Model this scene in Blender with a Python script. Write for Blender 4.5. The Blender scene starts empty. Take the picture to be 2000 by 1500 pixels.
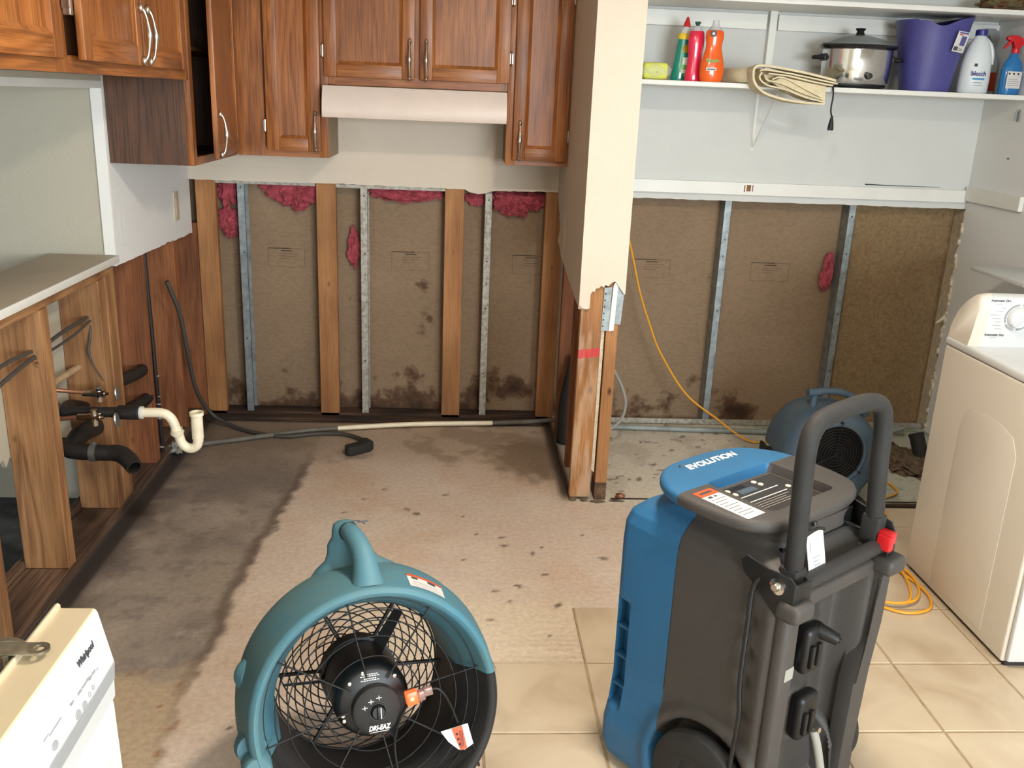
import bpy, bmesh, math, random
import numpy as np
from mathutils import Vector, Matrix, Euler
PI = math.pi
random.seed(7)
S = bpy.context.scene
COL = S.collection

# ------------------------------------------------------------------ camera
cd = bpy.data.cameras.new('camera'); cam = bpy.data.objects.new('camera', cd); COL.objects.link(cam)
cd.sensor_width = 36; cd.lens = 1787.4*36/2000; cd.clip_start = .05
P_, Y_, R_ = 0.302078, 0.0678105, -0.0415572
fw = Vector((math.sin(Y_)*math.cos(P_), math.cos(Y_)*math.cos(P_), -math.sin(P_)))
r0 = Vector((math.cos(Y_), -math.sin(Y_), 0)); d0 = fw.cross(r0)
rt = math.cos(R_)*r0 + math.sin(R_)*d0; dn = -math.sin(R_)*r0 + math.cos(R_)*d0
cam.matrix_world = Matrix(((rt.x, -dn.x, -fw.x, 0), (rt.y, -dn.y, -fw.y, 0), (rt.z, -dn.z, -fw.z, 1.56), (0, 0, 0, 1)))
S.camera = cam

# ------------------------------------------------------------------ light
S.view_settings.view_transform = 'Standard'; S.view_settings.look = 'None'
S.view_settings.gamma = 1; S.view_settings.use_curve_mapping = False
S.view_settings.exposure = 0.0
wd = bpy.data.worlds.new('sky'); S.world = wd; wd.use_nodes = True
wd.node_tree.nodes['Background'].inputs[0].default_value = (.55, .72, 1, 1)
wd.node_tree.nodes['Background'].inputs[1].default_value = 1.5

def area(name, loc, look, sx, sy, power, color):
    l = bpy.data.lights.new(name, 'AREA'); l.shape = 'RECTANGLE'; l.size = sx; l.size_y = sy
    l.energy = power; l.color = color
    o = bpy.data.objects.new(name, l); COL.objects.link(o); o.location = loc
    o.rotation_euler = (Vector(look)-Vector(loc)).to_track_quat('-Z', 'Y').to_euler()
    return o
# daylight in the two window openings of the near wall and the one of the next room
area('daylight_right_window', (1.55, -2.93, 1.5), (1.75, 4, 1.1), 1.5, 1.15, 205, (.86, .94, 1.0))
area('daylight_side_window', (2.40, -1.2, 1.3), (-1.2, .6, .9), 1.5, 1.4, 135, (.82, .92, 1.0))
area('daylight_left_door', (-2.3, -2.93, 1.1), (-1.6, 4, .8), 1.5, 1.9, 60, (.88, .95, 1.0))
def spot_lamp(loc, power, color, size):
    l = bpy.data.lights.new('ceiling_lamp_glow', 'AREA'); l.shape = 'DISK'; l.size = size; l.energy = power; l.color = color
    o = bpy.data.objects.new('ceiling_lamp_glow', l); COL.objects.link(o); o.location = loc
    return o
LAMP = (.52, 1.75, 2.30)
spot_lamp((LAMP[0], LAMP[1], LAMP[2]), 40, (1.0, .88, .75), .26)

# ------------------------------------------------------------------ materials
def lin(c):
    return tuple(((v/255)/12.92 if v/255 <= .04045 else ((v/255+.055)/1.055)**2.4) for v in c) + (1,)
def newmat(name):
    m = bpy.data.materials.new(name); m.use_nodes = True
    nt = m.node_tree; return m, nt, nt.nodes['Principled BSDF']
def N(nt, t, **kw):
    n = nt.nodes.new(t)
    for k, v in kw.items(): setattr(n, k, v)
    return n
def ramp(nt, fac, stops):
    r = N(nt, 'ShaderNodeValToRGB'); e = r.color_ramp.elements
    while len(e) < len(stops): e.new(.5)
    for i, (p, c) in enumerate(stops): e[i].position = p; e[i].color = c if len(c) == 4 else lin(c)
    nt.links.new(fac, r.inputs[0]); return r
def mat(name, rgb, rough=.6, metal=0, var=0, vs=6, bump=0, bs=60, spec=.5, coat=0, alpha=1, trans=0, emit=None, es=0, rgb2=None, sss=0):
    m, nt, b = newmat(name)
    b.inputs['Base Color'].default_value = lin(rgb); b.inputs['Roughness'].default_value = rough
    b.inputs['Metallic'].default_value = metal; b.inputs['Specular IOR Level'].default_value = spec
    b.inputs['Coat Weight'].default_value = coat; b.inputs['Alpha'].default_value = alpha
    b.inputs['Transmission Weight'].default_value = trans
    if emit: b.inputs['Emission Color'].default_value = lin(emit); b.inputs['Emission Strength'].default_value = es
    tc = N(nt, 'ShaderNodeTexCoord')
    if var or rgb2:
        n = N(nt, 'ShaderNodeTexNoise'); n.inputs['Scale'].default_value = vs; n.inputs['Detail'].default_value = 5; n.inputs['Roughness'].default_value = .65
        nt.links.new(tc.outputs['Object'], n.inputs['Vector'])
        c = np.array(rgb, float)
        lo = tuple(rgb2) if rgb2 else tuple(np.clip(c*(1-var), 0, 255)); hi = tuple(np.clip(c*(1+var*.6), 0, 255)) if not rgb2 else tuple(rgb)
        r = ramp(nt, n.outputs['Fac'], [(.32, lo), (.68, hi)]); nt.links.new(r.outputs[0], b.inputs['Base Color'])
    if bump:
        n = N(nt, 'ShaderNodeTexNoise'); n.inputs['Scale'].default_value = bs; n.inputs['Detail'].default_value = 3
        nt.links.new(tc.outputs['Object'], n.inputs['Vector'])
        bp = N(nt, 'ShaderNodeBump'); bp.inputs['Strength'].default_value = bump; bp.inputs['Distance'].default_value = .004
        nt.links.new(n.outputs['Fac'], bp.inputs['Height']); nt.links.new(bp.outputs[0], b.inputs['Normal'])
    return m
def wood(name, c1, c2, c3, axis, rough=.55, ring=5, coat=0, knots=False, pores=.5, dist=5):
    """grain runs along `axis` (0,1,2) in object space"""
    m, nt, b = newmat(name); L = nt.links
    tc = N(nt, 'ShaderNodeTexCoord'); oi = N(nt, 'ShaderNodeObjectInfo')
    ad = N(nt, 'ShaderNodeVectorMath', operation='ADD'); sc = N(nt, 'ShaderNodeVectorMath', operation='SCALE')
    cb = N(nt, 'ShaderNodeCombineXYZ')
    for i in range(3): L.new(oi.outputs['Random'], cb.inputs[i])
    L.new(cb.outputs[0], sc.inputs[0]); sc.inputs['Scale'].default_value = 17.3
    L.new(tc.outputs['Object'], ad.inputs[0]); L.new(sc.outputs[0], ad.inputs[1])
    mp = N(nt, 'ShaderNodeMapping'); s = [1, 1, 1]; s[axis] = .11; mp.inputs['Scale'].default_value = s
    L.new(ad.outputs[0], mp.inputs['Vector'])
    n1 = N(nt, 'ShaderNodeTexNoise'); n1.inputs['Scale'].default_value = 7; n1.inputs['Detail'].default_value = 2; n1.inputs['Distortion'].default_value = .35
    L.new(mp.outputs[0], n1.inputs['Vector'])
    mu = N(nt, 'ShaderNodeMath', operation='MULTIPLY'); mu.inputs[1].default_value = ring*4; L.new(n1.outputs['Fac'], mu.inputs[0])
    fr = N(nt, 'ShaderNodeMath', operation='PINGPONG'); fr.inputs[1].default_value = 1; L.new(mu.outputs[0], fr.inputs[0])
    r = ramp(nt, fr.outputs[0], [(0, c1), (.55, c2), (1, c3)])
    mp2 = N(nt, 'ShaderNodeMapping'); s = [1, 1, 1]; s[axis] = .03; mp2.inputs['Scale'].default_value = s
    L.new(ad.outputs[0], mp2.inputs['Vector'])
    n2 = N(nt, 'ShaderNodeTexNoise'); n2.inputs['Scale'].default_value = 210; n2.inputs['Detail'].default_value = 2
    L.new(mp2.outputs[0], n2.inputs['Vector'])
    r2 = ramp(nt, n2.outputs['Fac'], [(.36, tuple([255*(1-pores*.55)]*3)), (.55, (255, 255, 255))])
    mx = N(nt, 'ShaderNodeMix', data_type='RGBA', blend_type='MULTIPLY'); mx.inputs[0].default_value = 1
    L.new(r.outputs[0], mx.inputs[6]); L.new(r2.outputs[0], mx.inputs[7]); last = mx.outputs[2]
    n3 = N(nt, 'ShaderNodeTexNoise'); n3.inputs['Scale'].default_value = 2.5; n3.inputs['Detail'].default_value = 3
    L.new(ad.outputs[0], n3.inputs['Vector'])
    r3 = ramp(nt, n3.outputs['Fac'], [(.3, (205, 200, 195)), (.7, (255, 255, 255))])
    m3 = N(nt, 'ShaderNodeMix', data_type='RGBA', blend_type='MULTIPLY'); m3.inputs[0].default_value = 1
    L.new(last, m3.inputs[6]); L.new(r3.outputs[0], m3.inputs[7]); last = m3.outputs[2]
    if knots:
        v = N(nt, 'ShaderNodeTexVoronoi'); v.inputs['Scale'].default_value = 5.5
        mk = N(nt, 'ShaderNodeMapping'); s = [1.6, 1.6, 1.6]; s[axis] = .8; mk.inputs['Scale'].default_value = s
        L.new(ad.outputs[0], mk.inputs['Vector']); L.new(mk.outputs[0], v.inputs['Vector'])
        rk = ramp(nt, v.outputs['Distance'], [(.04, (70, 40, 24)), (.10, (255, 255, 255))])
        m4 = N(nt, 'ShaderNodeMix', data_type='RGBA', blend_type='MULTIPLY'); m4.inputs[0].default_value = .85
        L.new(last, m4.inputs[6]); L.new(rk.outputs[0], m4.inputs[7]); last = m4.outputs[2]
    L.new(last, b.inputs['Base Color']); b.inputs['Roughness'].default_value = rough; b.inputs['Coat Weight'].default_value = coat
    b.inputs['Coat Roughness'].default_value = .25
    bp = N(nt, 'ShaderNodeBump'); bp.inputs['Strength'].default_value = .12; bp.inputs['Distance'].default_value = .002
    L.new(n2.outputs['Fac'], bp.inputs['Height']); L.new(bp.outputs[0], b.inputs['Normal'])
    return m
M = {}
OAK = [(156, 90, 38), (172, 104, 47), (182, 114, 55)]
M['oak_z'] = wood('oak_upright_grain', *OAK, 2, rough=.45, ring=4.5, coat=.12, pores=.38)
M['oak_x'] = wood('oak_cross_grain', *OAK, 0, rough=.45, ring=4.5, coat=.12, pores=.38)
M['oak_y'] = wood('oak_depth_grain', *OAK, 1, rough=.45, ring=4.5, coat=.12, pores=.38)
M['veneer'] = wood('brown_wood_veneer', (100, 64, 38), (108, 70, 43), (114, 76, 48), 2, rough=.5, ring=3)
M['veneer_pale'] = mat('pale_cabinet_side', (140, 120, 92), .5, var=.06)
PINE = [(142, 98, 62), (172, 124, 80), (180, 134, 90)]
M['pine_z'] = wood('pine_upright_grain', *PINE, 2, rough=.7, ring=3.2, knots=True, pores=.25)
M['pine_y'] = wood('pine_depth_grain', *PINE, 1, rough=.7, ring=3.2, knots=False, pores=.25)
M['pine_x'] = wood('pine_cross_grain', *PINE, 0, rough=.7, ring=3.2, knots=False, pores=.25)
FUR = [(166, 112, 66), (178, 124, 74), (188, 134, 84)]
M['fir_z'] = wood('orange_fir_upright_grain', *FUR, 2, rough=.7, ring=1.6, knots=True, pores=.2)
M['fir_dark'] = wood('dark_fir_upright_grain', (132, 78, 44), (150, 92, 54), (160, 102, 62), 2, rough=.75, ring=2.4, knots=True, pores=.3)
M['wet_wood'] = wood('water_darkened_wood', (88, 64, 48), (112, 84, 64), (128, 100, 78), 1, rough=.85, ring=3, pores=.5)
M['wet_wood_x'] = wood('water_darkened_cross_wood', (50, 36, 28), (76, 54, 40), (96, 70, 52), 0, rough=.85, ring=3, pores=.5)
M['wall_cream'] = mat('cream_wall_paint', (214, 201, 183), .75, bump=.25, bs=90, var=.015, vs=3)
M['wall_white'] = mat('white_wall_paint', (212, 213, 209), .75, bump=.2, bs=90, var=.015, vs=3)
M['wall_bright'] = mat('bright_white_wall_paint', (234, 235, 233), .7, bump=.2, bs=90)
M['wall_beige'] = mat('beige_wall_paint', (180, 174, 156), .8, bump=.2, bs=90)
M['trim'] = mat('white_gloss_trim', (232, 231, 224), .4, var=.02)
M['gyp'] = mat('torn_gypsum_core', (206, 192, 168), .95, var=.12, vs=30, bump=.8, bs=120)
M['paper'] = mat('torn_drywall_paper', (214, 198, 172), .9, var=.1, vs=40)
M['galv'] = mat('galvanised_steel', (150, 158, 160), .5, metal=.6, var=.18, vs=22)
M['galv_dirty'] = mat('mould_speckled_galvanised_steel', (190, 188, 178), .55, metal=.35, rgb2=(136, 128, 114), vs=60)
M['black'] = mat('black_plastic', (15, 15, 16), .45)
M['black_wire'] = mat('black_wire_coating', (9, 8, 8), .6)
M['abs'] = mat('black_drain_pipe', (34, 30, 29), .5, var=.25, vs=25, bump=.2)
M['rubber'] = mat('black_rubber', (36, 35, 34), .75, var=.12, vs=30)
M['char'] = mat('charcoal_moulded_plastic', (66, 62, 59), .62, bump=.18, bs=420, var=.06, vs=5)
M['char_dark'] = mat('black_moulded_plastic', (42, 41, 41), .6, bump=.15, bs=400, var=.05, vs=5)
M['blue'] = mat('blue_moulded_plastic', (38, 98, 140), .55, bump=.18, bs=420, var=.05, vs=5)
M['teal'] = mat('dusty_teal_moulded_plastic', (62, 116, 136), .6, bump=.15, bs=350, rgb2=(84, 118, 122), vs=5)
M['bluegrey'] = mat('dusty_blue_moulded_plastic', (54, 76, 96), .65, bump=.15, bs=350, rgb2=(76, 88, 94), vs=7)
M['chrome'] = mat('chrome', (212, 208, 200), .16, metal=1)
M['nickel'] = mat('brushed_nickel', (205, 200, 190), .28, metal=1)
M['brass'] = mat('antique_brass', (186, 160, 110), .32, metal=1)
M['steel'] = mat('polished_steel', (214, 214, 214), .13, metal=1)
M['pvc'] = mat('ivory_pvc', (236, 224, 196), .38, var=.05, vs=18)
M['pvc_old'] = mat('aged_pvc', (176, 150, 118), .55, var=.12, vs=18)
M['conduit'] = mat('grey_conduit', (138, 146, 142), .5, var=.14, vs=12)
M['conduit_dark'] = mat('dusty_grey_pipe', (104, 100, 92), .6, var=.18, vs=12)
M['cable'] = mat('dark_grey_cable', (70, 66, 62), .55)
M['cable_light'] = mat('grey_cable', (150, 148, 140), .5)
M['yellow_cord'] = mat('yellow_cord', (226, 158, 40), .45)
M['white'] = mat('white_enamel', (208, 210, 210), .3, coat=.3)
M['enamel_light_tint'] = mat('white_enamel_light_tint', (214, 206, 192), .34, coat=.2)  # same white enamel, with the cream cast of the light put into the colour
M['cream_enamel'] = mat('cream_enamel', (196, 180, 150), .35, coat=.2)
M['hood'] = mat('almond_enamel', (218, 202, 190), .35, coat=.2, var=.02)
M['grey_mark'] = mat('grey_print', (150, 152, 154), .5)
M['dark_print'] = mat('dark_print', (62, 62, 66), .5)
M['ink'] = mat('faint_stencil_ink', (66, 52, 38), .9)
M['white_print'] = mat('white_print', (226, 224, 218), .5)
M['label_white'] = mat('white_label', (208, 206, 202), .4)
M['label_orange'] = mat('orange_label', (216, 82, 40), .4)
M['label_tan'] = mat('bronze_panel', (112, 98, 78), .4)
M['red'] = mat('red_plastic', (200, 28, 34), .35)
M['pink'] = mat('pink_fibreglass', (186, 84, 94), 1, rgb2=(128, 48, 58), vs=30, bump=1, bs=160)
M['wire_grey'] = mat('zinc_wire', (150, 150, 146), .4, metal=.8)
M['outlet'] = mat('almond_plate', (206, 196, 170), .4)
M['glass'] = mat('window_glass', (240, 245, 250), .02, trans=1)
M['canvas'] = mat('natural_canvas', (226, 212, 178), .9, var=.06, vs=20, bump=.5, bs=300)
M['purple'] = mat('purple_blue_plastic', (74, 72, 138), .4, bump=.25, bs=260)
M['soap_green'] = mat('green_soap_bottle', (24, 138, 116), .22, coat=.5)
M['soap_pink'] = mat('pink_soap_bottle', (232, 38, 74), .2, coat=.5)
M['soap_orange'] = mat('orange_soap_bottle', (240, 96, 16), .2, coat=.5)
M['clear'] = mat('clear_plastic', (222, 222, 224), .15, alpha=.55)
M['yellow'] = mat('yellow_plastic', (238, 200, 30), .35)
M['cap_red'] = mat('red_cap', (206, 40, 40), .35)
M['cap_green'] = mat('dark_green_cap', (58, 92, 76), .35)
M['label_green'] = mat('green_label', (104, 176, 70), .4)
M['label_blue'] = mat('blue_label', (64, 140, 196), .4)
M['sponge'] = mat('yellow_sponge', (230, 232, 104), .9, bump=1, bs=120)
M['wrap'] = mat('clear_wrapper', (235, 238, 232), .12, alpha=.28)
M['jug'] = mat('white_bleach_jug', (218, 224, 226), .35)
M['cap_blue'] = mat('navy_cap', (40, 44, 128), .35)
M['spray_blue'] = mat('blue_cleaner_bottle', (24, 112, 176), .18, coat=.5)
M['grey_plastic'] = mat('grey_plastic', (140, 142, 142), .4)
M['stone'] = mat('black_stoneware', (20, 20, 22), .15, coat=.6)
M['lidglass'] = mat('cooker_lid_glass', (150, 155, 155), .08, alpha=.55)
M['dirt'] = mat('rubble_dirt', (122, 104, 82), 1, rgb2=(66, 52, 40), vs=40, bump=1, bs=80)
M['glow'] = mat('glowing_orange_lens', (255, 80, 40), .3, emit=(255, 70, 30), es=2.5)
M['glowhot'] = mat('lit_neon', (255, 200, 90), .3, emit=(255, 190, 80), es=8)
M['plug_clear'] = mat('clear_smoky_plug', (150, 120, 110), .2, alpha=.75)
M['lampglass'] = mat('lamp_glass', (255, 240, 215), .4, emit=(255, 232, 200), es=2.0)
M['copper'] = mat('copper', (150, 104, 78), .4, metal=.6)
M['dust'] = mat('grey_lint', (150, 148, 142), 1, var=.25, vs=60, bump=1, bs=200)
M['tub'] = mat('grey_tub_insulation', (88, 86, 80), .8, var=.2, vs=20)
M['zinc'] = mat('zinc_bracket', (170, 164, 146), .35, metal=.85, var=.2, vs=30)
M['fabric_green'] = mat('patterned_green_cloth', (110, 112, 72), .9, rgb2=(120, 60, 50), vs=30)
M['carpet'] = mat('blue_grey_floor', (84, 88, 92), .9, rgb2=(58, 60, 64), vs=14)
M['ceiling'] = mat('ceiling_paint', (228, 224, 214), .9)
M['tan_floor'] = mat('plain_tan_floor', (190, 170, 142), .7)

# ------------------------------------------------------------------ mesh builder
class B:
    def __init__(s): s.bm = bmesh.new()
    def _join(s, bm2, Mx=None):
        if Mx is not None: bm2.transform(Mx)
        me = bpy.data.meshes.new('t'); bm2.to_mesh(me); bm2.free(); s.bm.from_mesh(me); bpy.data.meshes.remove(me); return s
    def raw(s, vs, fs, Mx=None):
        b = bmesh.new(); V = [b.verts.new(v) for v in vs]
        for f in fs:
            try: b.faces.new([V[i] for i in f])
            except ValueError: pass
        return s._join(b, Mx)
    def box(s, x0, x1, y0, y1, z0, z1, bev=0, seg=2, Mx=None):
        b = bmesh.new(); bmesh.ops.create_cube(b, size=1)
        for v in b.verts: v.co = Vector((x0+(v.co.x+.5)*(x1-x0), y0+(v.co.y+.5)*(y1-y0), z0+(v.co.z+.5)*(z1-z0)))
        if bev: bmesh.ops.bevel(b, geom=b.edges[:], offset=bev, segments=seg, profile=.5, affect='EDGES')
        return s._join(b, Mx)
    def tube(s, pts, r, seg=10, caps=True, Mx=None, smooth=0):
        pts = [Vector(p) for p in pts]; R = r if isinstance(r, (list, tuple)) else [r]*len(pts)
        if smooth: pts, R = cr(pts, R, smooth)
        n = len(pts); T = []
        for i in range(n):
            a = pts[max(i-1, 0)]; c = pts[min(i+1, n-1)]; t = (c-a)
            T.append(t.normalized() if t.length > 1e-9 else Vector((0, 0, 1)))
        up = Vector((0, 0, 1)) if abs(T[0].z) < .9 else Vector((1, 0, 0))
        u = T[0].cross(up).normalized(); vs = []; fs = []
        for i in range(n):
            u = (u - T[i]*u.dot(T[i])).normalized(); w = T[i].cross(u)
            for k in range(seg):
                a = 2*PI*k/seg; vs.append(pts[i]+(u*math.cos(a)+w*math.sin(a))*R[i])
        for i in range(n-1):
            for k in range(seg):
                k2 = (k+1) % seg; fs.append((i*seg+k, i*seg+k2, (i+1)*seg+k2, (i+1)*seg+k))
        if caps: fs.append(tuple(range(seg))[::-1]); fs.append(tuple((n-1)*seg+k for k in range(seg)))
        return s.raw(vs, fs, Mx)
    def lathe(s, prof, seg=32, Mx=None, a0=0, a1=2*PI, closed=False, caps=True):
        """profile [(radius, z)...] about z; closed profile loops"""
        full = abs(a1-a0-2*PI) < 1e-6; na = seg if full else seg+1; n = len(prof); vs = []; fs = []
        for k in range(na):
            a = a0+(a1-a0)*k/seg
            for (r, z) in prof: vs.append((r*math.cos(a), r*math.sin(a), z))
        m = n if closed else n-1
        for k in range(seg if full else na-1):
            k2 = (k+1) % na
            for i in range(m):
                j = (i+1) % n; fs.append((k*n+i, k2*n+i, k2*n+j, k*n+j))
        if full and not closed and caps:
            if prof[0][0] > 1e-6: fs.append(tuple(k*n for k in range(na))[::-1])
            if prof[-1][0] > 1e-6: fs.append(tuple(k*n+n-1 for k in range(na)))
        if not full and closed: fs.append(tuple(range(n))[::-1]); fs.append(tuple((na-1)*n+i for i in range(n)))
        b = bmesh.new(); V = [b.verts.new(v) for v in vs]
        for f in fs:
            try: b.faces.new([V[i] for i in f])
            except ValueError: pass
        bmesh.ops.remove_doubles(b, verts=b.verts[:], dist=1e-6)
        return s._join(b, Mx)
    def prism(s, poly, h0, h1, Mx=None, bev=0):
        """polygon in xy, extruded in z"""
        b = bmesh.new(); n = len(poly)
        lo = [b.verts.new((p[0], p[1], h0)) for p in poly]; hi = [b.verts.new((p[0], p[1], h1)) for p in poly]
        b.faces.new(lo[::-1]); b.faces.new(hi)
        for i in range(n): b.faces.new((lo[i], lo[(i+1) % n], hi[(i+1) % n], hi[i]))
        if bev:
            es = [e for e in b.edges if abs(e.verts[0].co.z-e.verts[1].co.z) < 1e-6]
            bmesh.ops.bevel(b, geom=es, offset=bev, segments=2, profile=.5, affect='EDGES')
        bmesh.ops.recalc_face_normals(b, faces=b.faces[:])
        return s._join(b, Mx)
    def loft(s, rings, caps=True, Mx=None):
        n = len(rings[0]); vs = [v for r in rings for v in r]; fs = []
        for i in range(len(rings)-1):
            for k in range(n):
                k2 = (k+1) % n; fs.append((i*n+k, i*n+k2, (i+1)*n+k2, (i+1)*n+k))
        if caps: fs.append(tuple(range(n))[::-1]); fs.append(tuple((len(rings)-1)*n+k for k in range(n)))
        return s.raw(vs, fs, Mx)
    def blob(s, c, r, sub=3, amp=.25, freq=3, seed=0, Mx=None):
        from mathutils import noise
        b = bmesh.new(); bmesh.ops.create_icosphere(b, subdivisions=sub, radius=1)
        for v in b.verts:
            d = v.co.normalized(); k = 1+amp*noise.fractal(d*freq+Vector((seed*3.1, seed, 0)), 1, 2, 4)
            v.co = Vector((c[0]+d.x*r[0]*k, c[1]+d.y*r[1]*k, c[2]+d.z*r[2]*k))
        return s._join(b, Mx)
def cr(P, R, k):
    n = len(P); out = []; ro = []
    for i in range(n-1):
        p0, p1, p2, p3 = P[max(i-1, 0)], P[i], P[i+1], P[min(i+2, n-1)]
        for j in range(k):
            t = j/k
            out.append(.5*((2*p1)+(-p0+p2)*t+(2*p0-5*p1+4*p2-p3)*t*t+(-p0+3*p1-3*p2+p3)*t**3)); ro.append(R[i]+(R[i+1]-R[i])*t)
    out.append(P[-1]); ro.append(R[-1]); return out, ro
def cr2(poly, k):
    P = [Vector((p[0], p[1], 0)) for p in poly]; n = len(P); out = []
    for i in range(n):
        p0, p1, p2, p3 = P[i-1], P[i], P[(i+1) % n], P[(i+2) % n]
        for j in range(k):
            t = j/k; q = .5*((2*p1)+(-p0+p2)*t+(2*p0-5*p1+4*p2-p3)*t*t+(-p0+3*p1-3*p2+p3)*t**3); out.append((q.x, q.y))
    return out
def rrect(x0, x1, y0, y1, r, k=4):
    out = []
    for cx, cy, a in ((x1-r, y1-r, 0), (x0+r, y1-r, 90), (x0+r, y0+r, 180), (x1-r, y0+r, 270)):
        for j in range(k+1):
            t = math.radians(a+90*j/k); out.append((cx+r*math.cos(t), cy+r*math.sin(t)))
    return out
WM = {}
def wmat(o):
    return WM.get(o.name, Matrix.Identity(4)) if o else Matrix.Identity(4)
def obj(name, b, m, parent=None, world=False, smooth=True, ang=38, label=None):
    bm = b.bm if isinstance(b, B) else b
    if world and parent is not None: bm.transform(wmat(parent).inverted())
    bmesh.ops.recalc_face_normals(bm, faces=bm.faces[:])
    for f in bm.faces: f.smooth = smooth
    if smooth:
        th = math.radians(ang)
        for e in bm.edges:
            if len(e.link_faces) == 2 and e.calc_face_angle(0) > th: e.smooth = False
    me = bpy.data.meshes.new(name); bm.to_mesh(me); bm.free()
    me.materials.append(M[m] if isinstance(m, str) else m)
    o = bpy.data.objects.new(name, me); COL.objects.link(o)
    if parent is not None: o.parent = parent; WM[o.name] = wmat(parent)
    if label: o['label'] = label
    return o
def tag(o, label, cat, group=None, kind=None):
    o['label'] = label; o['category'] = cat
    if group: o['group'] = group
    if kind: o['kind'] = kind
    return o
def thing(name, label, cat, loc=(0, 0, 0), rz=0, group=None):
    o = bpy.data.objects.new(name, None); COL.objects.link(o); o.empty_display_size = .1
    o.location = loc; o.rotation_euler = (0, 0, rz)
    WM[o.name] = Matrix.Translation(Vector(loc)) @ Matrix.Rotation(rz, 4, 'Z')
    return tag(o, label, cat, group)
def struct(name, b, m, smooth=False):
    o = obj(name, b, m, smooth=smooth); o['kind'] = 'structure'; return o
def piece(name, b, m, label, cat, group=None, org=None, smooth=True):
    """single-mesh thing whose origin is put at org"""
    if org is not None: (b.bm if isinstance(b, B) else b).transform(Matrix.Translation(-Vector(org)))
    o = obj(name, b, m, smooth=smooth)
    if org is not None: o.location = org; WM[o.name] = Matrix.Translation(Vector(org))
    return tag(o, label, cat, group)
def cut(o, cutters):
    """carve real holes, then drop the cutters"""
    for cb in cutters:
        bmesh.ops.recalc_face_normals(cb.bm, faces=cb.bm.faces[:])
        me = bpy.data.meshes.new('c'); cb.bm.to_mesh(me); cb.bm.free()
        c = bpy.data.objects.new('c', me); COL.objects.link(c)
        md = o.modifiers.new('b', 'BOOLEAN'); md.object = c; md.operation = 'DIFFERENCE'; md.solver = 'EXACT'
        dg = bpy.context.evaluated_depsgraph_get(); dg.update()
        nm = bpy.data.meshes.new_from_object(o.evaluated_get(dg))
        o.modifiers.clear(); old = o.data; o.data = nm; bpy.data.objects.remove(c); bpy.data.meshes.remove(me); bpy.data.meshes.remove(old)
def text(name, body, size, m, parent, Mx, ext=.0004, shear=0, xs=1, bold=0):
    c = bpy.data.curves.new('t', 'FONT'); c.body = body; c.size = size; c.extrude = ext; c.shear = shear
    c.align_x = 'CENTER'; c.align_y = 'CENTER'; c.offset = bold
    o = bpy.data.objects.new('t', c); COL.objects.link(o)
    dg = bpy.context.evaluated_depsgraph_get(); dg.update()
    me = bpy.data.meshes.new_from_object(o.evaluated_get(dg)); bpy.data.objects.remove(o); bpy.data.curves.remove(c)
    me.transform(Mx @ Matrix.Scale(xs, 4, (1, 0, 0)))
    me.materials.clear(); me.materials.append(M[m])
    t = bpy.data.objects.new(name, me); COL.objects.link(t); t.parent = parent; WM[t.name] = wmat(parent); return t
def frame(o, x, y):
    """matrix with origin o, local x and y directions"""
    x = Vector(x).normalized(); y = Vector(y).normalized(); z = x.cross(y).normalized(); y = z.cross(x)
    return Matrix(((x.x, y.x, z.x, o[0]), (x.y, y.y, z.y, o[1]), (x.z, y.z, z.z, o[2]), (0, 0, 0, 1)))
def axis(o, z, up=(0, 0, 1)):
    z = Vector(z).normalized(); u = Vector(up)
    if abs(z.dot(u)) > .95: u = Vector((1, 0, 0))
    x = u.cross(z).normalized(); y = z.cross(x)
    return Matrix(((x.x, y.x, z.x, o[0]), (x.y, y.y, z.y, o[1]), (x.z, y.z, z.z, o[2]), (0, 0, 0, 1)))
def jag(p, q, n, amp, seed):
    rnd = random.Random(seed); out = []
    for i in range(n+1):
        t = i/n; out.append((p[0]+(q[0]-p[0])*t + (rnd.uniform(-amp, amp) if 0 < i < n else 0), p[1]+(q[1]-p[1])*t + (rnd.uniform(-amp, amp) if 0 < i < n else 0)))
    return out
XZ = lambda y: Matrix(((1, 0, 0, 0), (0, 0, 1, y), (0, 1, 0, 0), (0, 0, 0, 1)))     # prism(x,z) extruded along y
YZ = lambda x: Matrix(((0, 0, 1, x), (1, 0, 0, 0), (0, 1, 0, 0), (0, 0, 0, 1)))     # prism(y,z) extruded along x
XL, XP0, XP1, XR, YB = -1.235, .487, .648, 2.45, 4.36
CEIL = 2.44
# ------------------------------------------------------------------ floor
M['sill_top'] = mat('dusty_sill_top', (184, 170, 148), .55, var=.04, vs=4)
def vnoise(X, Y, sc, seed):
    rs = np.random.RandomState(seed); g = rs.rand(128, 128); x = X*sc+50; y = Y*sc+50
    xi = np.floor(x).astype(int); yi = np.floor(y).astype(int); fx = x-xi; fy = y-yi
    fx = fx*fx*(3-2*fx); fy = fy*fy*(3-2*fy); a = lambda i, j: g[(xi+i) % 128, (yi+j) % 128]
    return (a(0, 0)*(1-fx)+a(1, 0)*fx)*(1-fy)+(a(0, 1)*(1-fx)+a(1, 1)*fx)*fy
def fbm(X, Y, sc, seed, o=4):
    t = 0; w = 0
    for i in range(o): t = t+vnoise(X, Y, sc*2**i, seed+i)*.55**i; w += .55**i
    return t/w
def sstep(a, b, x):
    t = np.clip((x-a)/(b-a), 0, 1); return t*t*(3-2*t)
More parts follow.
